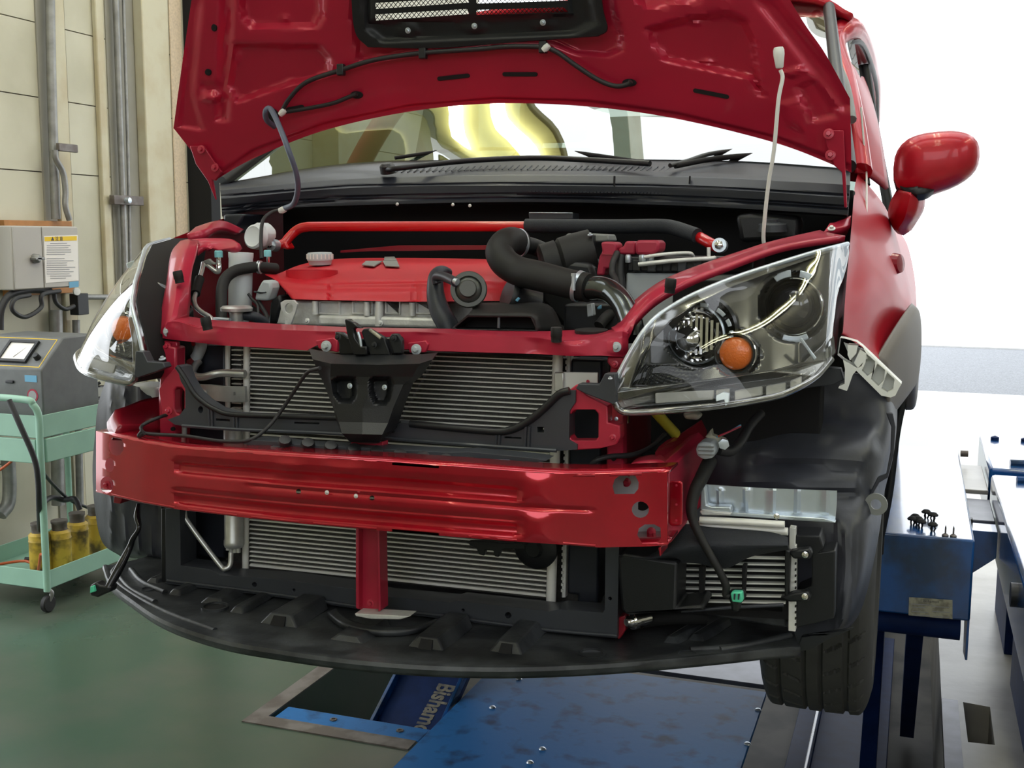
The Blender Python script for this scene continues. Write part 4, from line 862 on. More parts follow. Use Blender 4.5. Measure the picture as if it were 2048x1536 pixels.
lens = gridw('lens', [[lensP(x, v) for x in lx] for v in (0, .12, .32, .5, .68, .88, 1)], 'lens', parent=housing, thick=0, nu=8, nv=6, sharp=80)
def lampring(name, x, y, Y, prof, m, parent=housing, ax=(-.12, -1, .05), seg=36):
    (X, Z), = d1((x, y)); return lathe(name, V(X, Z, Y), ax, prof, m, parent, seg, cap=False)
Yp = 1.972; Yr = 1.83
pj = lampring('projector', 1240, 490, Yp, [(.047, .012), (.0485, -.006), (.046, -.010), (.043, -.004), (.041, .02)], 'bezel')
lampring('projector_ring', 1240, 490, Yp-.004, [(.041, -.01), (.041, .004), (.0385, .007), (.0365, .003), (.0355, -.012)], 'chrome'); lampring('projector_ring', 1240, 490, Yp-.012, [(.0485, -.01), (.0485, .0), (.0468, .001), (.0468, -.01)], 'chrome')
lampring('projector_lens', 1240, 490, Yp-.005, [(.0345, -.01)]+[(.0345*math.cos(a), .024*math.sin(a)) for a in np.linspace(0, math.pi/2, 9)], 'ball')
fr = lampring('reflector', 620, 670, Yr, [(.046, .008), (.044, .004), (.039, -.010), (.030, -.024), (.015, -.032), (0, -.034)], 'chrome')
bm = bmesh.new(); (X, Z), = d1((620, 670)); cc = V(X, Z, Yr)
for k in range(8): b_box(bm, cc+Vector((-.030+k*.0085, .004+.003*(k % 2), -.034+.004*abs(k-3.5))), cc+Vector((-.0255+k*.0085, .014, .034-.004*abs(k-3.5))))
link('reflector_flutes', bm, 'chrome', fr)
lampring('reflector_bulb_cap', 560, 700, Yr-.004, [(.020, -.02), (.020, .004), (.012, .012), (0, .014)], 'chrome')
lampring('reflector_ring', 665, 645, Yr+.004, [(.058, -.01), (.060, .012), (.056, .016), (.052, -.01)], 'bezel'); lampring('reflector_ring', 620, 670, Yr-.004, [(.048, 0), (.048, .006), (.0455, .008), (.0455, 0)], 'zinc')
am = lampring('indicator', 868, 790, 1.81, [(.0265, -.01), (.0265, 0)]+[(.0265*math.cos(a), .010*math.sin(a)) for a in np.linspace(.1, math.pi/2, 7)], 'amber')
lampring('indicator_ring', 868, 790, 1.812, [(.034, -.01), (.034, .004), (.030, .007), (.0275, -.006)], 'bezel'); lampring('indicator_ring', 868, 790, 1.806, [(.0345, -.002), (.0345, .004), (.033, .005), (.033, -.002)], 'chrome')
def arcseg(cx, cy, r0, r1, a0, a1, Y, m='zinc'):
    A = np.linspace(math.radians(a0), math.radians(a1), 6); pg = [(cx+r1*math.cos(a), cy-r1*math.sin(a)) for a in A]+[(cx+r0*math.cos(a), cy-r0*math.sin(a)) for a in A[::-1]]
    poly('trim_segment', d1(*pg), Y, .004, m, housing, bevel=.001)
for a0, a1 in ((95, 125), (60, 80)): arcseg(1240, 490, 190, 235, a0, a1, Yp-.02)
for a0, a1 in ((250, 295),): arcseg(1240, 490, 190, 255, a0, a1, Yp-.02)
for a0, a1 in ((75, 90), (40, 58), (18, 32), (-5, 10)): arcseg(640, 680, 188, 215, a0, a1, Yr-.018)
poly('seam_strip', d1((1275, 700), (1290, 690), (1385, 820), (1370, 832)), 1.86, .006, 'zinc', housing, bevel=.001)
hl_parts = [o for o in bpy.data.objects if o.parent == housing]
hb2 = mirror_obj(housing, car)
for o in hl_parts: mirror_obj(o, hb2)
# mounting brackets of the headlights
p_ = [poly('headlight_bracket', K('c8', (1130, 470), (1150, 435), (1290, 440), (1330, 365), (1400, 365), (1420, 590), (1380, 575), (1200, 505)), 1.645, .02, 'dark', car),]
bk('c8', 1367, 400, 1.63, 4.5, 'zinc', car, axis=(0, -.3, 1))
mirror_obj(p_[0], car)
poly('headlight_bracket', d1((1280, 1000), (1380, 940), (1450, 880), (1540, 890), (1560, 960), (1490, 990), (1300, 1015)), 1.98, .03, 'dark', car)

# ================================================================ FRONT STRUCTURE OF THE CAR
c5 = lambda *p: K('c5', *p); c6 = lambda *p: K('c6', *p); c7 = lambda *p: K('c7', *p); c8 = lambda *p: K('c8', *p)
d3 = lambda *p: K('d3', *p); d4 = lambda *p: K('d4', *p); d5 = lambda *p: K('d5', *p); e7 = lambda *p: K('e7', *p); e8 = lambda *p: K('e8', *p)
# bumper beam: pressed steel channel
tl = [(192, 862, 1.63), (215, 868, 1.608), (285, 884, 1.578), (356, 896, 1.556), (479, 905, 1.53), (602, 914, 1.515), (760, 923, 1.505), (900, 933, 1.505), (1045, 944, 1.515), (1120, 948, 1.525), (1200, 948, 1.54), (1290, 945, 1.56), (1335, 944, 1.575)]
bl = [(196, 984), (215, 990), (285, 1006), (356, 1019), (479, 1034), (602, 1047), (760, 1061), (900, 1073), (1045, 1084), (1120, 1089), (1200, 1095), (1290, 1093), (1335, 1091)]
xs = [192+ (1335-192)*k/110 for k in range(111)]
def beamrow(v):
    return [(x, interp(tl, x)[0]+(interp(bl, x)[0]-interp(tl, x)[0])*v, interp(tl, x)[1]) for x in xs]
def band(x0, x1, v0, v1):
    A = np.linspace(x0, x1, 12); y = lambda x, v: interp(tl, x)[0]+(interp(bl, x)[0]-interp(tl, x)[0])*v
    return [(x, y(x, v0)) for x in A]+[(x, y(x, v1)) for x in A[::-1]]
bumps = [(band(352, 1038, .17, .40), -.010, 6), (band(352, 1038, .17, .24), .006, 4), (band(356, 1040, .68, .90), -.010, 6), (band(356, 1040, .70, .76), .006, 4),
         (band(500, 1180, .47, .52), -.003, 3), (band(1050, 1100, .05, .40), .004, 14), (band(1050, 1100, .6, .95), .004, 14), (band(560, 600, .1, .3), .004, 12), (band(660, 720, .1, .25), .004, 14)]
rows = [beamrow(v) for v in np.linspace(0, 1, 41)]
beam = sheet('bumper_beam', rows, 'redbeam', car, nu=1, nv=1, linu=True, linv=True, bumps=bumps, thick=.004)
cut(beam, [cutter(pg, 1.2, 1.8) for pg in (
    d4((1385, 350), (1400, 300), (1440, 268), (1500, 260), (1560, 275), (1583, 320), (1580, 370), (1550, 408), (1400, 410)), d4(*ell(1596, 528, 65, 62)),
    d4((1572, 720), (1585, 670), (1630, 640), (1700, 640), (1748, 665), (1752, 740), (1735, 785), (1610, 785)),
    d3(*ell(150, 205, 42, 55)), d3(*ell(112, 313, 26, 40)), d3(*ell(95, 426, 38, 48)), ell(597, 983, 5, 5), ell(744, 996, 5, 5))])
tr = 2.0; Bt = lambda x: interp(tl, x)
for nm, L, dy in (('beam_flange', tl, 0), ('beam_flange', [(a[0], a[1], t[2]) for a, t in zip(bl, tl)], 0)):
    bm = bmesh.new(); vs = []
    for x in xs[::3]+[xs[-1]]:
        y, Y = interp(L, x); p = V(x, y, Y); q = p+Vector((0, .075 if nm else 0, 0)); vs.append((bm.verts.new(p), bm.verts.new(q)))
    for a, b in zip(vs, vs[1:]): bm.faces.new((a[0], b[0], b[1], a[1]))
    o = link(nm, bm, 'redbeam', beam); s = o.modifiers.new('s', 'SOLIDIFY'); s.thickness = .004; s.offset = -1 if L is tl else 1
poly('beam_back_plate', [(x, interp(tl, x)[0]+5, interp(tl, x)[1]+.07) for x in (200, 300, 400)]+[(x, interp(bl, x)[0]-5, interp(tl, x)[1]+.07) for x in (400, 300, 200)], 0, .004, 'redm', beam)
bp_ = poly('beam_back_plate', [(x, interp(tl, x)[0]+5, interp(tl, x)[1]+.07) for x in (1180, 1260, 1330)]+[(x, interp(bl, x)[0]-5, interp(tl, x)[1]+.07) for x in (1330, 1260, 1180)], 0, .004, 'lgrey', beam)
poly('plate_hole', d4(*ell(1612, 500, 48, 36)), 1.63, .004, 'void', beam, bevel=0)
for x, y in ((1490, 320), (1680, 695)): bk('d4', x, y, 1.625, 9, 'redm', beam)
bk('d3', 98, 425, 1.68, 7, 'redm', beam)
poly('tow_tab', d4((1730, 815), (1750, 812), (1752, 880), (1740, 885)), 1.585, .05, 'redbeam', beam)
for x, y in ((654, 985), (712, 992)): bk('f', x, y, 1.508, 4, 'cast', beam)
# flange plate and rail right, rail left
poly('rail_flange', d4((1815, 315), (1900, 312), (1915, 330), (1912, 640), (1895, 655), (1830, 655), (1812, 640)), 1.65, .006, 'redbeam', car, bevel=.003)
for y in (345, 490, 610): bk('d4', 1868, y, 1.645, 2.5, 'redm', car)
poly('crash_box', [(1285, 944, 1.63), (1325, 928, 1.66), (1338, 940, 1.66), (1344, 1075, 1.66), (1340, 1090, 1.62)], 0, .30, 'redm', car, bevel=.006)
gridw('frame_rail', [[V(1253, 950, 1.62), V(1270, 932, 1.66), V(1320, 928, 1.67), V(1335, 945, 1.62)], [V(1262, 938, 1.70), V(1280, 920, 1.74), V(1318, 915, 1.74), V(1330, 930, 1.70)]], 'redm', thick=.01)
poly('frame_rail', [(1310, 905, 1.72), (1318, 893, 1.75), (1345, 880, 1.85), (1393, 848, 2.0), (1404, 870, 2.0), (1400, 1000, 1.95), (1366, 1040, 1.8), (1344, 1085, 1.72), (1338, 960, 1.70), (1316, 940, 1.70)], 0, .06, 'reddark', car, bevel=.006)
gridw('frame_rail', [[V(222, 832, 1.66), V(270, 812, 1.74), V(330, 800, 1.80)], [V(225, 850, 1.64), V(275, 840, 1.72), V(335, 832, 1.78)], [V(232, 866, 1.62), V(280, 866, 1.68), V(338, 868, 1.76)]], 'reddark', thick=.03)
poly('frame_rail', [(240, 1008, 1.66), (246, 992, 1.66), (228, 985, 1.66), (226, 1006, 1.66)], 0, .1, 'reddark', car)
# upper crossmember with its side arms
YC = 1.70
UM = [(325, 662, 1.73), (332, 645, 1.72), (352, 642, 1.71), (380, 650, 1.70), (395, 656, 1.70), (420, 652, 1.695), (450, 655, 1.69), (540, 659, 1.685), (622, 662, 1.68), (700, 664, 1.675), (835, 664, 1.675), (950, 671, 1.68), (1050, 674, 1.685), (1078, 676, 1.685), (1110, 682, 1.68), (1150, 682, 1.685), (1190, 676, 1.69), (1215, 666, 1.70), (1245, 663, 1.71), (1256, 668, 1.72)]
UB = [(322, 676, 1.73), (340, 679, 1.72), (359, 681, 1.71), (446, 691, 1.69), (540, 696, 1.685), (615, 701, 1.68), (632, 690, 1.675), (700, 695, 1.675), (850, 700, 1.675), (872, 702, 1.675), (970, 705, 1.68), (1075, 708, 1.685), (1140, 712, 1.685), (1200, 711, 1.69), (1250, 714, 1.71), (1256, 706, 1.72)]
UT = [(325, 655, 1.80), (350, 628, 1.80), (372, 633, 1.80), (417, 640, 1.80), (549, 648, 1.80), (700, 655, 1.80), (898, 658, 1.80), (1000, 662, 1.80), (1090, 663, 1.80), (1150, 660, 1.80), (1200, 663, 1.80), (1230, 658, 1.80), (1256, 655, 1.80)]
X3 = [325+(1255-325)*k/90 for k in range(91)]
at = lambda L, x: (x,)+tuple(interp(L, x))
rows = [[at(UT, x) for x in X3]]+[[tuple(np.array(at(UT, x))*(1-t)+np.array(at(UM, x))*t) for x in X3] for t in (.5, 1)]+[[tuple(np.array(at(UM, x))*(1-t)+np.array(at(UB, x))*t) for x in X3] for t in (.12, .3, .5, .7, .9, 1)]
us = sheet('radiator_support', rows, 'redm', car, nu=1, nv=2, linu=True, linv=True, thick=.006, sharp=28,
    bumps=[([(395, 662), (440, 662), (440, 686), (395, 686)], .005, 6), ([(1060, 680), (1088, 680), (1088, 706), (1060, 706)], -.004, 6), ([(1128, 686), (1170, 686), (1170, 712), (1128, 712)], .004, 6), (ell(336, 664, 16, 16), .004, 3), (ell(1233, 694, 16, 16), .004, 3)]+[(ell(x, 662, 6, 5), .003, 3) for x in (640, 655, 670, 840, 856, 872)])
# arms: left (picture) and right
gridw('radiator_support_arm', [[V(320, 680, 1.74), V(342, 648, 1.73), V(372, 634, 1.80)], [V(330, 610, 1.78), V(352, 596, 1.78), V(376, 592, 1.82)], [V(338, 565, 1.84), V(356, 552, 1.84), V(382, 548, 1.87)], [V(346, 510, 1.94), V(366, 505, 1.93), V(394, 505, 1.95)], [V(362, 488, 2.02), V(376, 484, 2.02), V(398, 487, 2.02)]], 'redm', thick=.012, sharp=25)
gridw('radiator_support_arm', [[V(362, 486, 2.02), V(410, 481, 2.04), V(462, 482, 2.04), V(482, 492, 2.02)], [V(364, 493, 2.01), V(412, 489, 2.03), V(455, 490, 2.03), V(472, 500, 2.01)], [V(396, 506, 1.98), V(404, 500, 2.0), V(420, 498, 2.02), V(440, 502, 2.02)]], 'redm', thick=.012, sharp=25)
box('headlamp_panel', V(345, 620, 2.02), V(380, 510, 2.06), 'redm', car)
gridw('radiator_support_arm', [[V(1240, 700, 1.73), V(1232, 670, 1.73), V(1225, 662, 1.78)], [V(1262, 662, 1.75), V(1252, 655, 1.75), V(1240, 652, 1.80)], [V(1285, 628, 1.78), V(1274, 618, 1.80), V(1262, 618, 1.83)], [V(1325, 596, 1.82), V(1312, 585, 1.84), V(1300, 584, 1.88)], [V(1380, 566, 1.86), V(1352, 562, 1.89), V(1340, 560, 1.92)],
      [V(1450, 538, 1.94), V(1420, 540, 1.96), V(1400, 536, 1.99)], [V(1535, 506, 2.03), V(1500, 510, 2.05), V(1488, 506, 2.07)], [V(1600, 490, 2.10), V(1560, 490, 2.12), V(1545, 488, 2.13)], [V(1690, 478, 2.22), V(1650, 470, 2.24), V(1640, 466, 2.26)]], 'redm', thick=.012, sharp=25)
gridw('inner_fender', [[V(1640, 472, 2.25), V(1660, 468, 2.3), V(1697, 462, 2.35)], [V(1655, 455, 2.32), V(1675, 450, 2.36), V(1699, 440, 2.4)]], 'redm', thick=.02)
gridw('inner_fender', [[V(376, 478, 2.10), V(410, 470, 2.12), V(440, 462, 2.2), V(470, 470, 2.3)], [V(395, 462, 2.18), V(425, 452, 2.2), V(447, 448, 2.25), V(480, 462, 2.35)]], 'redm', thick=.02)
bk('f', 1663, 458, 2.28, 8, 'cast', car, axis=(0, -.6, 1)); bk('c5', 460, 195, 2.2, 8, 'cast', car, axis=(0, -.6, 1))
for c, x, y, Y, r in (('f', 336, 663, 1.722, 8.5), ('c5', 1205, 998, 1.665, 10), ('f', 833, 699, 1.665, 10), ('f', 1233, 694, 1.70, 10)): bk(c, x, y, Y, r, 'lgrey', car)
for c, x, y, Y in (('c5', 122, 1000, 1.725), ('c6', 1400, 1120, 1.71), ('d3', 1597, 1100, 1.60), ('c8', 1385, 803, 1.66), ('c7', 130, 620, 1.66)): bk(c, x, y, Y, 7, 'redm', car)
for c, x, y, Y in (('c5', 225, 805, 1.79), ('c6', 1410, 888, 1.80)): bk(c, x, y, Y, 6, 'zinc', car, axis=(0, -.3, 1))
poly('latch_bracket', c5((1130, 960), (1250, 940), (1280, 960), (1280, 1040), (1150, 1015)), 1.67, .008, 'redm', car); poly('latch_bracket', c5((1760, 975), (1880, 960), (1900, 985), (1880, 1040), (1770, 1045)), 1.67, .008, 'redm', car)
poly('headlight_tab', c5((75, 960), (185, 965), (190, 1010), (170, 1040), (150, 1035), (110, 1035), (80, 1010)), 1.73, .01, 'redm', car, bevel=.003); poly('headlight_tab', c6((1345, 1070), (1450, 1065), (1470, 1110), (1440, 1160), (1380, 1155), (1345, 1110)), 1.715, .01, 'redm', car, bevel=.003)
# rubber stops
for x0, y0, Y, lean in ((1113, 684, 1.672, 0), (1339, 586, 1.80, .1), (416, 660, 1.672, -.2), (360, 566, 1.80, -.2)):
    lathe('rubber_stop', V(x0, y0, Y), (lean, -.05, 1), [(.0, 0), (.0085, 0), (.0085, .008), (.0092, .009), (.0092, .020), (.0085, .023), (0, .023)], 'rubber', car, 18)
# side posts
poly('support_post', [(322, 690), (352, 694), (352, 760), (345, 800), (350, 872), (318, 872), (316, 800)], 1.72, .03, 'redm', car, bevel=.004); poly('support_post', [(1222, 712), (1243, 712), (1246, 935), (1212, 935), (1214, 800)], 1.74, .03, 'redm', car, bevel=.004)
poly('side_wall', [(1246, 720, 1.75), (1246, 935, 1.75), (1300, 900, 2.1), (1300, 780, 2.1)], 0, .01, 'reddark', car); poly('side_wall', [(352, 700, 1.75), (352, 900, 1.75), (395, 850, 2.1), (395, 720, 2.1)], 0, .01, 'reddark', car)
for x, y, r in ((1227, 917, 5), (345, 858, 4)): poly('drain_hole', ell(x, y, r, r), 1.717 if x < 500 else 1.737, .003, 'void', car, bevel=0)
# grille lower bar (grey) with red ends
GB = c7((180, 310), (215, 320), (240, 400), (300, 500), (370, 560), (450, 610), (560, 645), (900, 655), (1290, 668))+c8((0, 705), (300, 735), (450, 752), (600, 762), (680, 752), (760, 720), (850, 660), (940, 580), (1020, 505), (1080, 480), (1130, 480), (1130, 560), (1090, 620), (1085, 820), (1140, 850), (1140, 885), (1000, 895), (850, 880), (600, 865), (0, 820))+c7((1290, 770), (900, 765), (600, 745), (300, 735), (170, 715), (120, 680), (200, 650), (240, 600), (240, 470), (210, 420))
gbar = sheet  # (plain plate below)
gb = poly('grille_bar', [(x, y, 1.655) for x, y in GB], 0, .03, 'dark', car, bevel=.004, holes=[[(x, y, 1.655) for x, y in h] for h in (c7(*ell(345, 612, 18, 24, 10)), c7((450, 672), (545, 678), (545, 692), (450, 688)), c7((985, 695), (1155, 700), (1155, 712), (985, 708)), c8((868, 730), (915, 730), (915, 768), (868, 768)), c8((645, 795), (760, 800), (760, 812), (645, 808)))])
tube('grille_bar_lip', [V(x, y, 1.652) for x, y in c7((185, 320), (240, 400), (300, 500), (370, 565), (450, 612), (560, 645), (900, 658), (1290, 670))], .0045, 'black', gb, 8)
tube('grille_bar_lip', [V(x, y, 1.652) for x, y in c8((0, 708), (300, 738), (450, 752), (600, 762), (680, 752), (760, 720), (850, 660), (940, 580), (1020, 505), (1090, 482))], .006, 'black', gb, 8)
tube('grille_bar_rib', [V(x, y, 1.650) for x, y in c7((220, 722), (600, 748), (1290, 778))+c8((0, 822), (600, 866), (1000, 893))], .003, 'dark', gb, 6)
for x in (400, 420, 570, 590): tube('grille_bar_rib', [V(*p, 1.652) for p in c7((x, 600+(x-400)*.2), (x+3, 740))], .0022, 'dark', gb, 6)
for x in (590, 612, 790, 815): tube('grille_bar_rib', [V(*p, 1.652) for p in c8((x, 768-(x > 700)*40), (x-8, 870))], .0022, 'dark', gb, 6)
poly('grille_bar_end', c8((1085, 480), (1135, 440), (1200, 510), (1350, 590), (1350, 700), (1430, 720), (1435, 800), (1410, 850), (1290, 880), (1130, 890), (1075, 885), (1070, 600)), 1.66, .028, 'redm', gb, bevel=.004, holes=[c8((1092, 650), (1110, 622), (1140, 612), (1260, 612), (1285, 640), (1285, 800), (1265, 825), (1110, 825), (1092, 800))])
poly('grille_bar_end', c7((55, 470), (100, 400), (170, 320), (250, 330), (250, 720), (150, 700), (80, 660)), 1.675, .02, 'redm', gb, bevel=.004, holes=[c7((165, 480), (180, 460), (215, 462), (232, 490), (232, 630), (215, 650), (180, 640), (165, 600))])
# black left bracket already mirrored; label bolt there
bk('c7', 85, 268, 1.66, 6, 'zinc', car, axis=(0, -.3, 1)); bk('f', 325, 786, 1.70, 4, 'zinc', car); bk('c8', 1408, 675, 1.70, 4, 'zinc', car)
# central strut
cs = poly('centre_strut', [(713, 1050), (757, 1050), (760, 1222), (742, 1226), (712, 1218)], 1.63, .012, 'redm', car, bevel=.002)
poly('strut_flange', [(711, 1050), (717, 1050), (717, 1219), (711, 1216)], 1.615, .03, 'redm', cs); poly('strut_flange', [(753, 1050), (758, 1050), (761, 1222), (756, 1224)], 1.615, .03, 'redm', cs)
poly('strut_top', c7((1370, 835), (1385, 830), (1440, 845), (1540, 845), (1590, 830), (1590, 890), (1370, 880)), 1.63, .02, 'redm', cs)
poly('strut_foot', K('d7', (535, 120), (650, 125), (820, 135), (770, 152), (620, 150), (540, 135)), 1.60, .03, 'cast', car)
# lower frame
lo = d3((430, 560), (510, 560), (515, 885), (680, 905), (740, 940), (1100, 965), (1300, 990), (1510, 1020), (1650, 1058), (2048, 1095))+d4((200, 1220), (900, 1300), (980, 1285), (1310, 1310), (1325, 1290), (1330, 780), (1435, 780), (1420, 1505), (920, 1460), (0, 1345))+d3((1510, 1130), (1000, 1055), (430, 988))
lf = poly('lower_frame', lo, 1.71, .05, 'dark', car, bevel=.004, holes=[d3(*ell(935, 993, 14, 14, 10)), d3(*ell(1160, 1025, 9, 9, 8)), d4(*ell(250, 1292, 13, 13, 10)), d4(*ell(592, 1330, 25, 24, 12)), d4(*ell(1365, 1203, 14, 14, 10))])
poly('lower_frame_side', d3((405, 560), (430, 560), (430, 990), (405, 985)), 1.72, .2, 'black', lf); tube('lower_frame_bead', [V(x, y, 1.708) for x, y in d4((0, 1322), (900, 1440), (1420, 1485))], .003, 'dark', lf, 8)
tube('lower_frame_bead', [V(x, y, 1.708) for x, y in d3((440, 970), (1000, 1040), (1510, 1115), (2040, 1172))], .003, 'dark', lf, 8)
poly('lower_frame_foot', d4((1425, 1350), (1480, 1330), (1485, 1440), (1440, 1510), (1420, 1510)), 1.72, .08, 'reddark', car)
# ---------------- condenser and radiator
YR = 1.775
def cx(y): return 498-(y-690)*.002, 1108-(y-710)*.026
core = poly('condenser', [(492, 688), (1112, 716), (1098, 1198), (492, 1132)], YR+.006, .018, 'fin', car, bevel=0)
bm = bmesh.new(); n = 49
for k in range(n):
    t = k/(n-1); ya_, yb2 = 697+(1130-697)*t, 722+(1192-722)*t; xa_, xb2 = 500, 1108-13*t; hh = 2.3 if k == n-1 else 1.15
    b_prism(bm, [V(xa_, ya_-hh, YR), V(xb2, yb2-hh, YR), V(xb2, yb2+hh, YR), V(xa_, ya_+hh, YR)], Vector((0, .012, 0)))
link('condenser_tubes', bm, 'alutube', core, smooth=False)
tube('header_tank', [V(1116, 700, YR), V(1102, 1204, YR)], .0085, 'alutube', core, 14, smooth=False); tube('header_tank', [V(494, 684, YR), V(491, 1140, YR)], .0065, 'alutube', core, 14, smooth=False)
for xx, y0_, y1_, sgn in ((501, 695, 1130, 1), (1106, 720, 1190, -1)):
    bm = bmesh.new()
    for k in range(49):
        t = k/48; y = y0_+(y1_-y0_)*t; x = xx-(13*t if sgn < 0 else 1*t); b_box(bm, V(x-2, y+2.6, YR-.003), V(x+2, y-2.6, YR+.004))
    link('header_teeth', bm, 'alu', core)
rad = poly('radiator', [(452, 690), (1210, 720), (1196, 1210), (452, 1120)], 1.815, .03, 'fin', car, bevel=0)
tube('radiator_rail', [V(455, 684, 1.80), V(457, 1100, 1.80)], .005, 'alutube', rad, 10, smooth=False)
bm = bmesh.new()
for k in range(16): y = 700+k*9.6; b_box(bm, V(463, y+1.2, 1.805), V(488, y-1.2, 1.815))
link('radiator_tubes', bm, 'alutube', rad)
bm = bmesh.new()
for k in range(40): y = 712+k*12; b_box(bm, V(1131-.02*(y-712), y+4, 1.80), V(1139-.02*(y-712), y-4, 1.81))
link('radiator_crimp', bm, 'alutube', rad); poly('radiator_edge', [(1133, 705), (1141, 705), (1131, 1196), (1123, 1196)], 1.803, .02, 'alutube', rad)
poly('radiator_tank', [(1142, 718), (1204, 720), (1196, 1208), (1155, 1206), (1155, 1190), (1134, 1188)], 1.79, .05, 'cowl', rad, bevel=.004); poly('radiator_tank', [(402, 690), (450, 690), (450, 1118), (375, 1110), (380, 760)], 1.80, .05, 'cowl', rad, bevel=.004)
dryer = lathe('receiver_drier', V(468, 1093, 1.745), V(466, 770, 1.745)-V(468, 1093, 1.745), [(0, 0), (.017, 0), (.0185, .004), (.0185, .012), (.0175, .014), (.0175, .255), (0, .26)], 'alu', car, 24)
for dx in (-6, 2, 9): lathe('drier_port', V(468+dx, 1105, 1.742), (0, 0, 1), [(0, 0), (.004, 0), (.004, .014), (0, .014)], 'alu', dryer, 10)
tube('coolant_pipe', [V(369, 850, 1.73), V(368, 960, 1.73), V(369, 1025, 1.73), V(380, 1050, 1.73), V(440, 1130, 1.73), V(450, 1137, 1.73), V(460, 1130, 1.735), (V(462, 1105, 1.74))], .0048, 'alu', car)
poly('condenser_bracket', c7((265, 438), (400, 442), (510, 455), (645, 455), (650, 560), (520, 560), (400, 545), (360, 520), (330, 490)), 1.735, .008, 'alu', car, holes=[c7((570, 492), (583, 492), (583, 515), (570, 515))]); bk('c7', 370, 495, 1.73, 5, 'alu', car)
tube('coolant_pipe', [V(x, y, Y) for (x, y), Y in zip(c7((650, 368), (500, 362), (430, 372), (370, 388), (310, 385), (290, 360), (310, 310), (335, 280)), (1.75, 1.745, 1.74, 1.74, 1.745, 1.76, 1.78, 1.79))], .0072, 'alu', car)
tube('coolant_pipe', [V(x, y, 1.79) for x, y in c7((310, 262), (325, 240), (345, 190), (350, 150))], .011, 'lgrey', car)
poly('condenser_bracket', c8((985, 355), (1280, 360), (1280, 440), (1130, 480), (985, 488)), 1.74, .006, 'alutube', car, bevel=.001); poly('condenser_bracket', c8((985, 358), (1048, 360), (1048, 485), (985, 488)), 1.732, .007, 'alu', car)
bk('c8', 1215, 420, 1.735, 3.5, 'redm', car)
tube('ambient_cable', [V(x, y, Y) for x, y, Y in ((640, 736, 1.61), (615, 745, 1.625), (590, 780, 1.64), (560, 825, 1.64), (530, 860, 1.62), (495, 881, 1.60), (440, 882, 1.60), (370, 872, 1.60), (300, 868, 1.61), (284, 862, 1.62), (286, 850, 1.64), (320, 834, 1.66), (352, 825, 1.70))], .0032, 'cable', car, 8)
tube('ambient_cable', [V(x, y, Y) for x, y, Y in ((288, 866, 1.6), (278, 872, 1.6), (285, 862, 1.6))], .004, 'cable', car, 8)
hr = lathe('horn', V(1070, 1095, 1.72), (-.05, -1, -.1), [(0, .012), (.012, .012), (.016, .006), (.034, .004), (.038, 0), (.038, -.008), (.012, -.016), (0, -.02)], 'black', car, 30)
poly('horn_bracket', d4((285, 770), (430, 765), (540, 780), (900, 790), (900, 830), (560, 830), (530, 850), (520, 890), (490, 885), (480, 840), (420, 835), (410, 880), (370, 870), (350, 820), (300, 800)), 1.715, .012, 'black', hr)
# upper grille strip lying on the beam
pts = c7((620, 840), (690, 820), (850, 830), (1000, 850), (1350, 870), (1600, 885), (2048, 905))+c8((400, 900), (860, 945), (930, 960), (800, 985), (0, 975))+c7((2040, 975), (1550, 945), (1200, 910), (800, 890), (700, 860))
poly('grille_strip', [(x, y, 1.60) for x, y in pts], 0, .04, 'dark', car, bevel=.003)
for k in range(11):
    x = 570+k*46; y = 884+k*5.3; lathe('strip_clip', V(x, y, 1.595), (.3, -.5, .8), [(.012, 0), (.010, .006), (0, .008)], 'black', car, 10)
poly('strip_rail', c8((40, 935), (670, 960), (670, 978), (40, 955)), 1.585, .01, 'hose', car); poly('strip_rail', c7((1810, 932), (2048, 945), (2048, 968), (1810, 950)), 1.585, .01, 'hose', car); poly('strip_rail', c7((820, 862), (1100, 885), (1540, 925), (1540, 940), (1090, 905), (820, 878)), 1.587, .01, 'dark', car)
# latch cover
LC = [[(1085, 197, 1.66), (1290, 237, 1.635), (1560, 240, 1.63), (1850, 235, 1.635), (1960, 224, 1.66)],
      [(1110, 268, 1.63), (1235, 298, 1.605), (1560, 306, 1.60), (1840, 298, 1.605), (1925, 270, 1.63)],
      [(1150, 360, 1.64), (1230, 385, 1.612), (1560, 390, 1.605), (1790, 388, 1.612), (1850, 380, 1.65)],
      [(1180, 420, 1.64), (1238, 440, 1.612), (1520, 440, 1.605), (1730, 440, 1.612), (1790, 430, 1.65)],
      [(1250, 600, 1.64), (1262, 600, 1.605), (1450, 600, 1.60), (1660, 600, 1.605), (1730, 590, 1.65)],
      [(1275, 690, 1.64), (1288, 695, 1.60), (1450, 698, 1.595), (1625, 705, 1.60), (1695, 690, 1.65)],
      [(1305, 770, 1.63), (1310, 775, 1.585), (1450, 780, 1.58), (1585, 783, 1.585), (1670, 745, 1.64)],
      [(1362, 832, 1.64), (1370, 834, 1.60), (1450, 836, 1.60), (1560, 838, 1.60), (1610, 790, 1.64)]]
LC = [[p+(q[2],) for p, q in zip(K('c7', *[(a[0], a[1]) for a in r]), r)] for r in LC]
lc = sheet('latch_cover', LC, 'black', car, nu=24, nv=12, linu=True, linv=True, thick=.004, sharp=14,
   bumps=[(c7((1255, 420), (1290, 400), (1390, 400), (1400, 440), (1395, 520), (1370, 555), (1300, 550), (1262, 500)), -.022, 6), (c7((1510, 415), (1530, 400), (1630, 400), (1645, 440), (1625, 540), (1600, 570), (1540, 560), (1512, 500)), -.022, 6)])
bk('c7', 1365, 450, 1.618, 5, 'zinc', lc); bk('c7', 1602, 460, 1.618, 5, 'zinc', lc)
bm = bmesh.new()
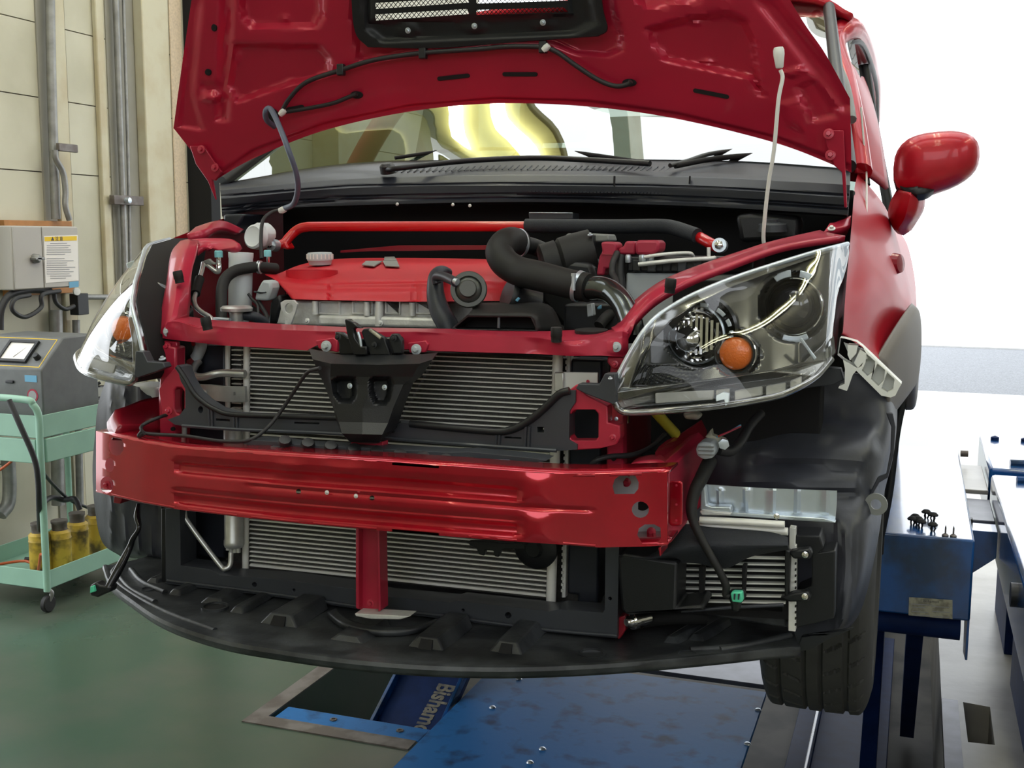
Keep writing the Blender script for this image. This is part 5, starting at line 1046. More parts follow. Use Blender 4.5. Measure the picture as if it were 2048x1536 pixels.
for k in range(16):
    t = k/15; x, y = c7((1925-260*t, 290+470*t))[0]; b_box(bm, V(x-4, y+3, 1.648), V(x+4, y-2, 1.66))
link('cover_ribs', bm, 'black', lc)
# latch
lt = poly('hood_latch', c5((1255, 900), (1310, 905), (1340, 930), (1400, 950), (1700, 930), (1720, 950), (1720, 1060), (1290, 1060), (1285, 980)), 1.64, .012, 'blackg', car, bevel=.003)
poly('latch_hook', c5((1325, 815), (1355, 815), (1400, 845), (1440, 878), (1405, 872), (1385, 885), (1400, 940), (1440, 1000), (1480, 1000), (1480, 1060), (1390, 1060), (1355, 960), (1340, 900)), 1.625, .012, 'blackg', lt, bevel=.002)
poly('latch_plate', c5((1440, 900), (1455, 880), (1490, 876), (1530, 900), (1600, 940), (1640, 1060), (1500, 1060), (1470, 990)), 1.632, .01, 'black', lt, bevel=.002); poly('latch_plate', c5((1630, 940), (1650, 912), (1690, 915), (1720, 960), (1720, 1050), (1660, 1050)), 1.63, .01, 'black', lt, bevel=.002)
tube('latch_spring', [V(*p, 1.628) for p in c5((1500, 885), (1540, 915), (1575, 942))], .0028, 'brass' if 'brass' in M else 'label', lt, 8); tube('latch_spring', [V(*p, 1.628) for p in c5((1420, 900), (1435, 950), (1442, 1000))], .0025, 'zinc', lt, 8)
for x, y in ((1285, 935), (1665, 945), (1530, 990)): bk('c5', x, y, 1.624, 6, 'black', lt)
# ---------------- undertray lip
def TP(px, py, z=.865): p = PZ(px, py, z); return p
oe = [(208, 1135), (222, 1170), (262, 1202), (330, 1246), (440, 1284), (560, 1306), (700, 1325), (850, 1337), (1000, 1341), (1150, 1337), (1300, 1327), (1450, 1313), (1540, 1303), (1600, 1300)]
rowo = [TP(x, y, .855) for x, y in oe]
def TR(t, z): return [Vector((p.x*(1-t)+(-.855+(p.x+.855)*.93)*t, p.y*(1-t)+2.02*t, z)) for p in rowo]
ut = gridw('undertray', [[p+Vector((0, .004, -.012)) for p in rowo], TR(0, .858), TR(.07, .853), TR(.3, .848), TR(.6, .846), TR(1, .845)], 'tray', thick=.005, nu=4, nv=3)
def rib(px, py, w, l, h, z=.849, hole_=True, skew=0):
    p = TP(px, py, z); a = Vector((w/2, 0, 0)); bm = bmesh.new(); L = Vector((skew, l*.5, 0))
    vs = [p-a, p+a, p+a*.55+Vector((0, .012, h)), p-a*.55+Vector((0, .012, h))]
    b_prism(bm, vs, L); o = link('tray_duct', bm, 'tray', ut, .003)
    if hole_:
        b2 = bmesh.new(); q = [p-a*.36+Vector((0, .0, h*.18)), p+a*.36+Vector((0, .0, h*.18)), p+a*.3+Vector((0, .009, h*.85)), p-a*.3+Vector((0, .009, h*.85))]
        b_prism(b2, [v+Vector((0, -.0022, 0)) for v in q], Vector((0, .002, 0))); link('duct_mouth', b2, 'void', o, smooth=False)
for a in ((850, 1303, .066, .25, .020), (1010, 1312, .060, .28, .020), (555, 1255, .075, .22, .020), (690, 1290, .07, .2, .012, .849, False), (420, 1212, .05, .25, .012, .849, False), (470, 1230, .03, .2, .012, .849, False), (300, 1170, .03, .2, .01, .849, False), (345, 1195, .03, .2, .012, .849, False), (1340, 1290, .03, .2, .010, .849, False, .03), (1390, 1285, .03, .2, .010, .849, False, .03)): rib(*a)
for x, y, rx in ((430, 1215, .024), (1184, 1308, .022), (1374, 1309, .014), (295, 1180, .012)):
    p = TP(x, y, .853); lathe('tray_hole', p, (0, 0, 1), [(rx, -.002), (rx, .003), (rx*.82, .003), (rx*.80, -.002)], 'tray', ut, 24, cap=False); lathe('tray_opening', p, (0, 0, 1), [(rx*.8, -.002), (rx*.8, 0.0), (0, 0.0)], 'steelp' if x in (1184, 1374) else 'void', ut, 24)
for r_, n_pts in ((.0, [(1440, 1300), (1500, 1290), (1560, 1276)]), (0, [(1380, 1300), (1450, 1296), (1520, 1285), (1580, 1270)]), (0, [(235, 1150), (262, 1180), (310, 1205)]), (0, [(262, 1140), (285, 1165), (330, 1185)]), (0, [(240, 1130), (225, 1150), (250, 1180), (330, 1225), (430, 1262)])):
    tube('tray_bead', [TP(x, y, .854) for x, y in n_pts], .006, 'tray', ut, 8)
gridw('tray_ring', [[TP(x, y, .858) for x, y in ((672, 1222), (700, 1245), (760, 1258), (830, 1256), (880, 1240))], [TP(x, y, .858)+Vector((0, -.02, 0)) for x, y in ((666, 1222), (700, 1245), (760, 1258), (830, 1256), (886, 1240))]], 'tray', parent=ut, thick=.01)
# ---------------- wheel liners
LL = [[(212, 759, 1.98), (240, 765, 1.95), (275, 775, 1.95), (330, 790, 1.98)], [(196, 810, 1.92), (225, 820, 1.90), (275, 830, 1.90), (330, 840, 1.93)], [(190, 870, 1.88), (225, 880, 1.86), (275, 890, 1.86), (330, 900, 1.88)], [(185, 940, 1.88), (220, 950, 1.85), (270, 960, 1.84), (330, 970, 1.86)],
      [(190, 1020, 1.88), (225, 1030, 1.85), (275, 1040, 1.84), (330, 1050, 1.85)], [(205, 1085, 1.88), (235, 1095, 1.86), (280, 1105, 1.85), (330, 1112, 1.85)], [(240, 1112, 1.90), (265, 1116, 1.90), (300, 1120, 1.90), (330, 1122, 1.90)]]
sheet('wheel_liner', LL, 'liner', car, nu=8, nv=8, thick=.006, bumps=[([(x, 700), (x+7, 700), (x+9, 1130), (x+2, 1130)], .005, 3) for x in (218, 245, 272, 300, 316)])
RL = [[(1380, 800, 2.12), (1500, 775, 2.12), (1600, 755, 2.14), (1700, 745, 2.16), (1770, 770, 2.20), (1795, 800, 2.26)],
      [(1385, 850, 2.12), (1500, 840, 2.12), (1600, 835, 2.12), (1700, 835, 2.13), (1775, 840, 2.14), (1793, 860, 2.24)],
      [(1390, 910, 2.06), (1480, 900, 2.03), (1600, 895, 2.02), (1700, 900, 2.03), (1765, 910, 2.08), (1785, 920, 2.22)],
      [(1390, 990, 2.02), (1480, 985, 1.96), (1600, 985, 1.95), (1700, 985, 1.98), (1748, 985, 2.02), (1768, 988, 2.16)],
      [(1390, 1060, 2.0), (1480, 1050, 1.94), (1600, 1045, 1.92), (1690, 1040, 1.92), (1735, 1048, 1.95), (1760, 1056, 2.05)],
      [(1390, 1150, 1.98), (1480, 1150, 1.92), (1600, 1150, 1.90), (1690, 1150, 1.88), (1725, 1150, 1.90), (1742, 1150, 2.0)],
      [(1390, 1240, 1.96), (1480, 1250, 1.90), (1590, 1255, 1.88), (1670, 1250, 1.86), (1700, 1240, 1.88), (1722, 1220, 1.96)],
      [(1390, 1290, 1.96), (1480, 1292, 1.90), (1570, 1295, 1.88), (1630, 1280, 1.87), (1665, 1272, 1.88), (1695, 1262, 1.92)]]
wlr = sheet('wheel_liner', RL, 'liner', car, nu=10, nv=8, thick=.006, bumps=[(d5((850, 270), (1100, 105), (1610, 130), (1640, 260), (1560, 340), (850, 290)), .020, 12), (d5((800, 430), (850, 330), (1540, 370), (1540, 480), (800, 450)), .018, 10), (d5((1440, 690), (1500, 690), (1490, 1280), (1420, 1270)), .007, 3), (d5((1395, 640), (1600, 640), (1640, 690), (1560, 1180), (1450, 1290), (1380, 1300)), .006, 4)])
lathe('liner_tab', V(1753, 1008, 1.98), (-.2, -1, 0), [(.009, 0), (.009, .004), (.019, .004), (.019, 0)], 'grey', wlr, 20, cap=False)
poly('liner_lip', d5((1690, 20), (1730, 20), (1745, 100), (1735, 260), (1700, 400), (1650, 430), (1610, 500), (1600, 600), (1590, 600), (1590, 500), (1640, 400), (1690, 380), (1715, 250), (1720, 100)), 2.0, .012, 'liner', wlr, bevel=.003)
poly('tray_corner', d5((1150, 1440), (1190, 1340), (1400, 1335), (1500, 1290), (1340, 1360), (1260, 1410)), 1.83, .012, 'tray', ut)

M['vgrey'] = mat('dark_grey_anodised', (.075, .08, .072), .4, .3)

# ================================================================ ENGINE BAY
# strut brace
sb = tk('strut_brace', 'c5', [(862, 312, 2.30), (915, 296, 2.31), (950, 255, 2.32), (1000, 208, 2.33), (1060, 186, 2.33), (1200, 181, 2.33), (2048, 180, 2.33), (2600, 181, 2.33)], .0112, 'bar', car, 18, 8)
tk('strut_brace', 'c6', [(1940, 235, 2.29), (2048, 295, 2.25), (2100, 322, 2.24)], .0112, 'bar', sb, 18)
tk('brace_foam', 'c6', [(790, 175, 2.33), (900, 176, 2.33), (1400, 180, 2.33), (1700, 178, 2.32), (1800, 190, 2.31), (1880, 215, 2.29), (1960, 243, 2.27)], .0148, 'foam', sb, 18)
for c, x, y, Y in (('c5', 840, 308, 2.28), ('f', 1440, 491, 2.22)):
    (X, Z), = K(c, (x, y)); p = V(X, Z, Y); lathe('brace_eye', p, (0, -1, .1), [(.014, -.012), (.014, .010), (.006, .010), (.006, -.012)], 'zinc', sb, 20); lathe('brace_bolt', p, (0, -1, .1), [(.009, .004), (.009, .016), (.005, .018), (0, .018)], 'chrome', sb, 6)
poly('brace_foot', c5((870, 290), (920, 280), (950, 330), (930, 340), (880, 320)), 2.30, .03, 'bar', sb, bevel=.004)
poly('firewall_rail', c6((0, 310), (300, 305), (980, 308), (980, 335), (0, 345))+c5((2040, 345), (1500, 350), (1300, 360), (1300, 345), (1700, 310)), 2.42, .03, 'reddark', car)
poly('ecu_box', c6((808, 85), (1112, 88), (1112, 130), (812, 130)), 2.45, .05, 'dark', car); poly('ecu_label', c6((812, 84), (1110, 86), (1110, 92), (812, 90)), 2.445, .004, 'zinc', car)
for x, y in ((795, 408), (906, 409), (940, 411)): lathe('cowl_clip', V(x, y, 2.44), (0, -1, -.4), [(.004, 0), (.003, .004), (0, .005)], 'white', car, 8)
# engine cover
EC = [[(562, 548, 2.10), (585, 535, 2.24), (625, 524, 2.30), (690, 517, 2.33), (800, 516, 2.33), (900, 517, 2.33), (975, 519, 2.30), (1010, 524, 2.26)],
      [(548, 550, 2.05), (568, 545, 2.10), (625, 540, 2.15), (700, 538, 2.16), (800, 537, 2.16), (900, 538, 2.16), (975, 540, 2.14), (1012, 545, 2.12)],
      [(530, 549, 2.03), (560, 556, 2.02), (625, 562, 2.01), (700, 560, 2.01), (800, 558, 2.01), (890, 556, 2.01), (960, 556, 2.02), (1012, 560, 2.03)],
      [(556, 565, 2.02), (570, 575, 1.99), (625, 579, 1.98), (700, 578, 1.98), (800, 578, 1.98), (890, 577, 1.98), (960, 578, 1.99), (1012, 580, 2.0)],
      [(582, 597, 1.98), (590, 598, 1.965), (640, 600, 1.96), (700, 601, 1.96), (800, 603, 1.96), (890, 603, 1.96), (960, 602, 1.97), (1010, 602, 1.98)]]
ec = sheet('engine_cover', EC, 'cover', car, nu=14, nv=12, thick=.01, bumps=[([(656, 515), (661, 515), (661, 602), (656, 602)], -.006, 2), ([(686, 525), (690, 515), (640, 515), (600, 530), (600, 534), (640, 520)], -.004, 3), ([(826, 545), (832, 545), (838, 602), (826, 602)], -.006, 2), ([(832, 548), (850, 535), (880, 528), (882, 532), (855, 540), (836, 552)], -.006, 3)])
rc = V(624, 552, 2.075)
cb = bmesh.new(); b_lathe(cb, rc, (0, 0, 1), [(0, -.09), (.050, -.09), (.050, .09), (0, .09)], 36); cm = bpy.data.meshes.new('c'); bmesh.ops.recalc_face_normals(cb, faces=cb.faces); cb.to_mesh(cm); cb.free(); co = bpy.data.objects.new('c', cm); COL.objects.link(co); cut(ec, [co])
lathe('cover_recess', rc, (0, 0, 1), [(0, -.065), (.046, -.065), (.051, -.04), (.051, .012), (.053, .012), (.053, -.07), (0, -.07)], 'cover', ec, 40)
lathe('recess_plug', rc, (0, 0, 1), [(0, -.064), (.030, -.064), (.030, -.058), (0, -.058)], 'void', ec, 24)
for pg in ([(1450, 458), (1478, 432), (1588, 432), (1532, 468)], [(1590, 430), (1690, 430), (1708, 472), (1612, 466)], [(1605, 404), (1672, 402), (1690, 428), (1602, 428)]):
    pg = K('c5', *pg); C_ = [V(x, y, float(np.interp(y, [517, 538], [2.32, 2.155]))) for x, y in pg]; C_ = [p+Vector((0, -.002, .0035)) for p in C_]
    wpoly('emblem', C_, Vector((0, -.001, .002)), 'grey', ec, bevel=0)
lathe('oil_filler_cap', V(640, 520, 2.22), (0, -.05, 1), [(0, -.01), (.024, -.01), (.026, -.002), (.028, 0), (.028, .013), (.026, .016), (0, .016)], 'lgrey', car, 32)
bm = bmesh.new(); c_ = V(640, 520, 2.22)
for k in range(20): a = 2*math.pi*k/20; b_box(bm, c_+Vector((.0275*math.cos(a)-.0015, .0275*math.sin(a)-.0015, .002)), c_+Vector((.0275*math.cos(a)+.0015, .0275*math.sin(a)+.0015, .013)))
link('cap_knurl', bm, 'white', bpy.data.objects['oil_filler_cap'])
# cylinder head
hd = poly('cylinder_head', c5((860, 700), (960, 690), (2040, 700), (2060, 890), (850, 850)), 1.985, .12, 'cast', car, bevel=.004)
poly('head_flange', c5((1140, 785), (2000, 805), (2030, 880), (1150, 860)), 1.965, .03, 'cast', hd, bevel=.006)
for x0, x1 in ((1145, 1295), (1375, 1520), (1600, 1705), (1810, 1960)): poly('head_rib', c5((x0, 690), (x1, 690), (x1, 785), (x0, 780)), 1.978, .012, 'cast', hd, bevel=.003, holes=[c5((x0+12, 698), (x1-12, 698), (x1-12, 770), (x0+12, 768))])
for x, y0_, y1_, r in ((1128, 690, 780, .006), (1480, 695, 790, .006), (1565, 690, 860, .008), (1790, 700, 790, .006)): tk('head_stud', 'c5', [(x, y0_, 1.97), (x, y1_, 1.97)], r, 'cast', hd, 12, 1)
for x, y in ((1075, 825), (1575, 840)): bk('c5', x, y, 1.962, 5, 'cast', hd)
poly('engine_hanger', c5((890, 700), (920, 683), (980, 683), (1005, 710), (990, 770), (960, 850), (920, 850), (915, 780), (893, 740)), 1.95, .006, 'cast', hd, holes=[c5(*ell(947, 740, 28, 35, 14))])
poly('timing_cover', c5((820, 690), (880, 640), (900, 690), (860, 850), (800, 850)), 1.98, .15, 'black', car, bevel=.006)
poly('cam_connector', c5((740, 590), (765, 545), (820, 555), (830, 600), (800, 690), (710, 685), (722, 630)), 1.97, .035, 'lgrey', car, bevel=.005); poly('connector_lock', c5((705, 620), (760, 630), (790, 625), (790, 635), (750, 640), (705, 632)), 1.965, .004, 'dark', car)
tk('engine_wire', 'c5', [(740, 690, 1.98), (770, 740, 1.97), (800, 800, 1.95), (790, 850, 1.93)], .004, 'cable', car); tk('engine_wire', 'c5', [(670, 640, 1.98), (700, 680, 1.98), (735, 720, 1.97), (740, 830, 1.95)], .003, 'cable', car)
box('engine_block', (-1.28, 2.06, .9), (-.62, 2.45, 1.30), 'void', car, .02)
# left group: reservoirs, hoses, AC fittings
lathe('washer_filler', V(480, 615, 2.02), V(482, 494, 2.02)-V(480, 615, 2.02), [(.018, -.03), (.024, 0), (.0245, .10), (.0255, .104), (.0255, .113), (.0235, .113), (.022, .09), (0, .09)], 'milk', car, 28)
lathe('reservoir_cap', V(511, 474, 2.22), (-.15, -1, .15), [(.0275, -.01), (.0275, .006), (.023, .010), (.020, .008), (0, .009)], 'milk', car, 28)
poly('reservoir_neck', c5((690, 160), (740, 148), (790, 200), (795, 260), (700, 350), (660, 300)), 2.23, .05, 'milk', car, bevel=.01)
lathe('radiator_cap', V(473, 620, 1.88), (0, 0, 1), [(0, -.03), (.012, -.03), (.014, -.004), (.030, -.002), (.031, .004), (.026, .008), (.012, .009), (0, .009)], 'alu', car, 30)
tk('upper_radiator_hose', 'c5', [(490, 830, 1.90), (487, 700, 1.92), (492, 600, 1.94), (520, 530, 1.96), (580, 485, 1.98), (660, 465, 2.0), (740, 458, 2.02), (860, 470, 2.06)], .0115, 'rubber', car, 18)
for dx in (0, 14): 
    (X, Z), = K('c5', (742+dx, 458+dx*.15)); lathe('hose_clamp', V(X, Z, 2.02), (1, .2, -.05), [(.0125, -.0012), (.0135, -.0012), (.0135, .0012), (.0125, .0012)], 'zinc', car, 24)
tk('coolant_hose', 'c5', [(560, 770, 1.90), (640, 785, 1.89), (720, 800, 1.90), (790, 840, 1.92)], .010, 'dhose', car, 14)
tk('coolant_hose', 'c5', [(570, 745, 1.89), (572, 830, 1.89)], .008, 'black', car, 14, 1)
tk('coolant_pipe', 'c5', [(430, 815, 1.86), (520, 818, 1.86), (545, 820, 1.86)], .0045, 'zinc', car)
ac = tk('ac_pipe', 'c5', [(365, 430, 2.0), (355, 480, 1.98), (340, 530, 1.96)], .0048, 'alu', car)
tk('ac_pipe_sleeve', 'c5', [(340, 535, 1.96), (322, 590, 1.94), (310, 640, 1.92)], .0095, 'rubber', ac, 14)
tk('ac_pipe', 'c5', [(312, 640, 1.92), (302, 680, 1.90), (315, 730, 1.88), (360, 770, 1.87), (410, 800, 1.86), (430, 840, 1.85)], .0048, 'alu', car)
tk('ac_pipe', 'c5', [(365, 432, 2.0), (400, 450, 2.0), (445, 485, 2.0), (468, 488, 2.0), (470, 450, 2.0), (468, 400, 2.0)], .0050, 'alu', car)
for x, y, Y, r in ((469, 385, 2.0, .0085), (803, 380, 2.1, .0078)):
    (X, Z), = K('c5', (x, y)); p = V(X, Z, Y); lathe('service_port', p, (0, 0, 1), [(0, -.026), (r*.7, -.026), (r*.7, -.016), (r*.5, -.014), (r*.6, -.002), (r*.6, 0)], 'chrome', car, 16); lathe('service_cap', p, (0, 0, 1), [(0, -.002), (r, -.002), (r, .010), (r*.8, .012), (0, .012)], 'cyan', car, 20)
poly('ac_bracket', c5((365, 415), (400, 400), (420, 420), (445, 432), (440, 442), (380, 438)), 1.995, .008, 'grey', car)
# boost pipe, metal elbow, clamps
bh = tk('boost_hose', 'c6', [(735, 285, 2.12), (690, 278, 2.04), (640, 300, 1.99), (612, 360, 1.97), (650, 430, 1.96), (740, 485, 1.95), (860, 515, 1.93), (1000, 550, 1.91), (1120, 580, 1.89), (1225, 600, 1.88)], [.026, .026, .026, .0265, .027, .027, .027, .026, .0255, .025], 'rubber', car, 28, 8)
tk('boost_pipe', 'c6', [(1225, 602, 1.88), (1300, 600, 1.87), (1370, 625, 1.86), (1430, 680, 1.84), (1480, 760, 1.82), (1510, 850, 1.80), (1525, 950, 1.79)], .0198, 'pipe', car, 28, 8)
def clampring(c, x, y, Y, ax, r, scr=1, par=car):
    (X, Z), = K(c, (x, y)); p = V(X, Z, Y); A = Vector(ax).normalized(); o = lathe('hose_clamp', p, A, [(r, -.0035), (r+.0015, -.0035), (r+.0015, .0035), (r, .0035), (r, -.0035)], 'zinc', par, 32)
    q = p+Vector((0, -r-.004, .006)); tube('clamp_screw', [q+Vector((0, 0, .012)), q-Vector((0, 0, .012))], .0035, 'zinc', o, 8, smooth=False); lathe('clamp_screw_head', q+Vector((0, 0, .012)), (0, 0, 1), [(0, 0), (.005, 0), (.005, .005), (0, .005)], 'zinc', o, 6)
clampring('c6', 1150, 588, 1.885, (1, -.1, -.25), .0258); clampring('c6', 745, 290, 2.10, (.6, 1, .1), .026)
tk('intake_hose', 'c6', [(760, 300, 2.16), (850, 320, 2.2), (960, 370, 2.2)], .017, 'rubber', car, 20)
lathe('intake_duct', V(*c6((1080, 400))[0], 2.14), (-.9, -.4, -.25), [(0, .055), (.034, .055), (.040, .05), (.042, .02), (.038, .018), (.044, .012), (.046, -.02), (.046, -.05), (0, -.05)], 'rubber', car, 30)
poly('air_flow_sensor', c6((1062, 235), (1080, 228), (1190, 235), (1210, 228), (1350, 235), (1365, 280), (1200, 290), (1062, 270)), 2.16, .06, 'grey', car, bevel=.003); poly('sensor_cap', c6((1230, 238), (1250, 238), (1250, 440), (1230, 440)), 2.13, .02, 'black', car)
bk('c6', 1230, 240, 2.12, 5, 'zinc', car, axis=(0, -.3, 1)); bk('c6', 960, 338, 2.15, 4, 'zinc', car)
poly('air_box', c6((900, 430), (1000, 400), (1240, 430), (1280, 560), (1270, 860), (1050, 880), (900, 700)), 2.10, .2, 'black', car, bevel=.01)
# blow-off valve
(X, Z), = c6((400, 610)); pb_ = V(X, Z, 1.86); ax = Vector((.30, -1, .16))
bov = lathe('blow_off_valve', pb_, ax, [(0, .016), (.0140, .016), (.0155, .014), (.0155, .004), (.020, .002), (.0225, -.002), (.024, .002), (.031, .002), (.0325, 0), (.0325, -.005), (.030, -.008), (.026, -.010), (.029, -.014), (.029, -.026), (.016, -.04), (.014, -.09), (0, -.09)], 'vgrey', car, 40)
tk('vacuum_hose', 'c6', [(310, 560, 1.85), (250, 530, 1.88), (200, 518, 1.9), (178, 535, 1.91), (185, 570, 1.91)], .0085, 'dhose', car, 14); lathe('hose_joint', V(*c6((310, 555))[0], 1.85), (1, -.3, -.3), [(.006, -.005), (.0065, .005), (0, .006)], 'zinc', car, 10)
tk('breather_hose', 'c6', [(260, 500, 2.0), (215, 490, 1.98), (180, 520, 1.95), (172, 590, 1.93), (180, 680, 1.92), (210, 770, 1.91), (255, 850, 1.90), (285, 930, 1.90)], [.010, .012, .014, .0155, .0175, .019, .0195, .0195], 'dhose', car, 22, 8)
# intake snorkel
sn = poly('intake_snorkel', c6((285, 880), (300, 862), (392, 782), (832, 790), (872, 885), (868, 898), (290, 885)), 1.80, .05, 'black', car, bevel=.002, holes=[c6((305, 872), (400, 796), (822, 800), (858, 880), (850, 888), (320, 880))])
gridw('snorkel_body', [[V(*c6((392, 784))[0], 1.80), V(*c6((600, 784))[0], 1.80), V(*c6((832, 791))[0], 1.80), V(*c6((872, 888))[0], 1.80)], [V(*c6((470, 702))[0], 1.92), V(*c6((650, 700))[0], 1.95), V(*c6((940, 712))[0], 1.94), V(*c6((1050, 885))[0], 1.90)]], 'rubber', parent=sn, thick=.004, off=-1)
poly('snorkel_inside', c6((300, 880), (400, 790), (830, 795), (865, 890)), 1.845, .01, 'void', sn, bevel=0); tk('snorkel_vane', 'c6', [(607, 797, 1.805), (605, 875, 1.80)], .0028, 'dark', sn, 8, 1)
lathe('turbo_coupling', V(*c6((760, 680))[0], 1.97), (-.7, -.6, .3), [(0, .03), (.03, .03), (.033, .026), (.033, .02), (.029, .018), (.029, -.03), (0, -.03)], 'black', car, 28); poly('blue_tag', c6((715, 685), (735, 663), (752, 672), (732, 698)), 1.915, .004, 'bluelab', car)
# fuse boxes and battery
poly('fuse_box', c6((1300, 290), (1330, 284), (1395, 288), (1412, 310), (1400, 370), (1372, 470), (1330, 470), (1325, 515), (1270, 515), (1290, 390), (1312, 350)), 2.05, .05, 'redbox', car, bevel=.004); poly('fuse_box', c6((1420, 330), (1455, 320), (1470, 280), (1535, 283), (1540, 372), (1425, 372)), 2.06, .05, 'redbox', car, bevel=.004); poly('fuse_box', c6((1535, 285), (1560, 274), (1690, 274), (1702, 300), (1698, 350), (1650, 372), (1540, 375)), 2.04, .06, 'redbox', car, bevel=.005)
poly('fuse_box_seam', c6((1300, 368), (1400, 372), (1400, 376), (1300, 372)), 2.045, .004, 'reddark', car)
p0, p1_ = V(*c6((1475, 495))[0], 2.06), V(*c6((2090, 720))[0], 2.06)
bt = box('battery', (p0.x, 2.06, p0.z-.19), (p0.x+.235, 2.20, p0.z), 'lgrey', car, .004)
box('battery_lid', (p0.x+.002, 2.055, p0.z+.001), (p0.x+.235, 2.205, p0.z+.030), 'black', bt, .004)
for k in range(5): 
    x = p0.x+.014+k*.028; box('lid_rib', (x, 2.048, p0.z+.003), (x+.016, 2.056, p0.z+.024), 'dark' if k % 2 else 'black', bt, .002)
for x, y, r in ((1490, 395, .006), (1590, 388, .008), (1640, 380, .007)): lathe('terminal_nut', V(*c6((x, y))[0], 2.05), (0, -.2, 1), [(0, -.008), (r, -.008), (r, .003), (r*.7, .006), (0, .006)], 'zinc', bt, 8)
tk('battery_clamp', 'c6', [(1600, 390, 2.04), (1720, 372, 2.04), (1900, 362, 2.05), (1935, 385, 2.06)], .0032, 'cast', bt, 8); tk('battery_clamp', 'c6', [(1560, 440, 2.03), (1800, 415, 2.03), (2040, 400, 2.04), (2080, 395, 2.05)], .0040, 'cast', bt, 8); tk('battery_rod', 'd1', [(696, 110, 2.06), (696, 185, 2.06)], .0035, 'cast', bt, 8, 1); bk('d1', 696, 175, 2.05, 5, 'cast', bt, axis=(0, 0, 1))
tk('battery_cable', 'c6', [(1415, 360, 2.05), (1385, 430, 2.03), (1382, 500, 2.02), (1410, 560, 2.0), (1400, 650, 1.98)], .006, 'cable', car); tk('battery_cable', 'c6', [(1440, 380, 2.06), (1430, 480, 2.05), (1440, 600, 2.04)], .009, 'cable', car)
poly('air_box', c6((1050, 710), (1400, 700), (1440, 900), (1040, 905)), 1.98, .08, 'black', car, bevel=.006); poly('sensor_tab', c6((1205, 715), (1240, 705), (1250, 790), (1210, 800)), 1.93, .02, 'lgrey', car); poly('blue_tag', c6((1275, 735), (1300, 715), (1300, 745), (1280, 750)), 1.93, .01, 'bluelab', car)
tk('hose_stub', 'c6', [(1290, 860, 1.95), (1340, 800, 1.97), (1400, 760, 2.0)], .010, 'rubber', car, 14)
lathe('filler_cap', V(*c6((1237, 893))[0], 1.775), (0, -.05, 1), [(0, -.006), (.025, -.006), (.027, -.002), (.027, .002), (.01, .004), (0, .005)], 'rubber', car, 28)
# right corner details
poly('fender_brace', d1((1165, 50), (1240, 65), (1340, 70), (1400, 95), (1170, 100)), 2.2, .04, 'dark', car); bk('d1', 1275, 80, 2.18, 6, 'zinc', car, axis=(0, -.3, 1))
lathe('strut_top', V(1545, 452, 2.36), (0, -.1, 1), [(0, -.01), (.03, -.01), (.028, .004), (.012, .008), (.012, .014), (0, .014)], 'dark', car, 22)
poly('washer_tank', [(1470, 430), (1500, 425), (1560, 428), (1600, 432), (1600, 480), (1480, 485)], 2.4, .08, 'black', car, bevel=.01)

# ---------------- right lower corner: intercooler and brackets
rb = sheet('cooling_guide', [[(1400, 968, 1.78), (1520, 976, 1.78), (1674, 982, 1.78)], [(1402, 1000, 1.78), (1520, 1005, 1.78), (1673, 1012, 1.78)], [(1404, 1028, 1.78), (1520, 1036, 1.78), (1670, 1045, 1.78)]], 'zinc', car, nu=22, nv=8, thick=.002,
    bumps=[(d5((x, 470), (x+24, 470), (x+20, 615), (x-4, 615)), .006, 3) for x in (697, 850, 1003, 1158, 1318)])
poly('guide_lip', d5((600, 615), (1140, 650), (1150, 640), (1390, 668), (1390, 660), (1320, 640), (780, 605)), 1.765, .015, 'zinc', car, bevel=.001)
poly('guide_arm', d5((592, 440), (605, 415), (622, 470), (630, 560), (660, 570), (770, 572), (780, 605), (650, 605), (590, 590)), 1.755, .02, 'zinc', car, bevel=.002); poly('guide_arm', d5((585, 600), (600, 590), (775, 608), (770, 625), (600, 622)), 1.75, .02, 'cast', car, bevel=.002)
bk('d5', 1043, 628, 1.755, 6, 'chrome', car)
tk('cooler_tube', 'd5', [(590, 650, 1.75), (850, 662, 1.75), (1090, 678, 1.75)], .0058, 'alutube', car, 14, 1); tk('cooler_tube', 'd5', [(480, 672, 1.76), (780, 695, 1.76), (1110, 718, 1.76)], .0062, 'alutube', car, 14, 1)
poly('intercooler', [(1346, 1100), (1590, 1100), (1590, 1240), (1346, 1225)], 1.80, .05, 'void', car, bevel=0)
ic = bpy.data.objects['intercooler']
bm = bmesh.new()
for k in range(8):
    y = 857+k*37.5+ (0 if k else 0); y0_, y1_ = d5((440, y+10))[0], d5((1095, y+22))[0]
    b_prism(bm, [V(y0_[0], y0_[1]-1.6, 1.785), V(y1_[0], y1_[1]-1.6, 1.785), V(y1_[0], y1_[1]+1.6, 1.785), V(y0_[0], y0_[1]+1.6, 1.785)], Vector((0, .01, 0)))
link('intercooler_tubes', bm, 'alutube', ic, smooth=False)
poly('header_plate', d5((1118, 695), (1155, 700), (1152, 800), (1160, 800), (1155, 1310), (1112, 1305)), 1.79, .02, 'alutube', ic)
bm = bmesh.new()
for k in range(13): (X, Z), = d5((1154, 830+k*36)); b_box(bm, V(X-1.5, Z+4, 1.782), V(X+2.5, Z-1, 1.79))
link('header_crimp', bm, 'void', ic)
poly('duct_bar', d5((583, 930), (615, 932), (605, 1160), (583, 1150)), 1.765, .02, 'void', car); poly('duct_bar', d5((838, 920), (862, 920), (852, 1120), (838, 1120)), 1.765, .02, 'void', car); poly('duct_bar', d5((1092, 830), (1125, 840), (1115, 1110), (1090, 1100)), 1.765, .02, 'black', car)
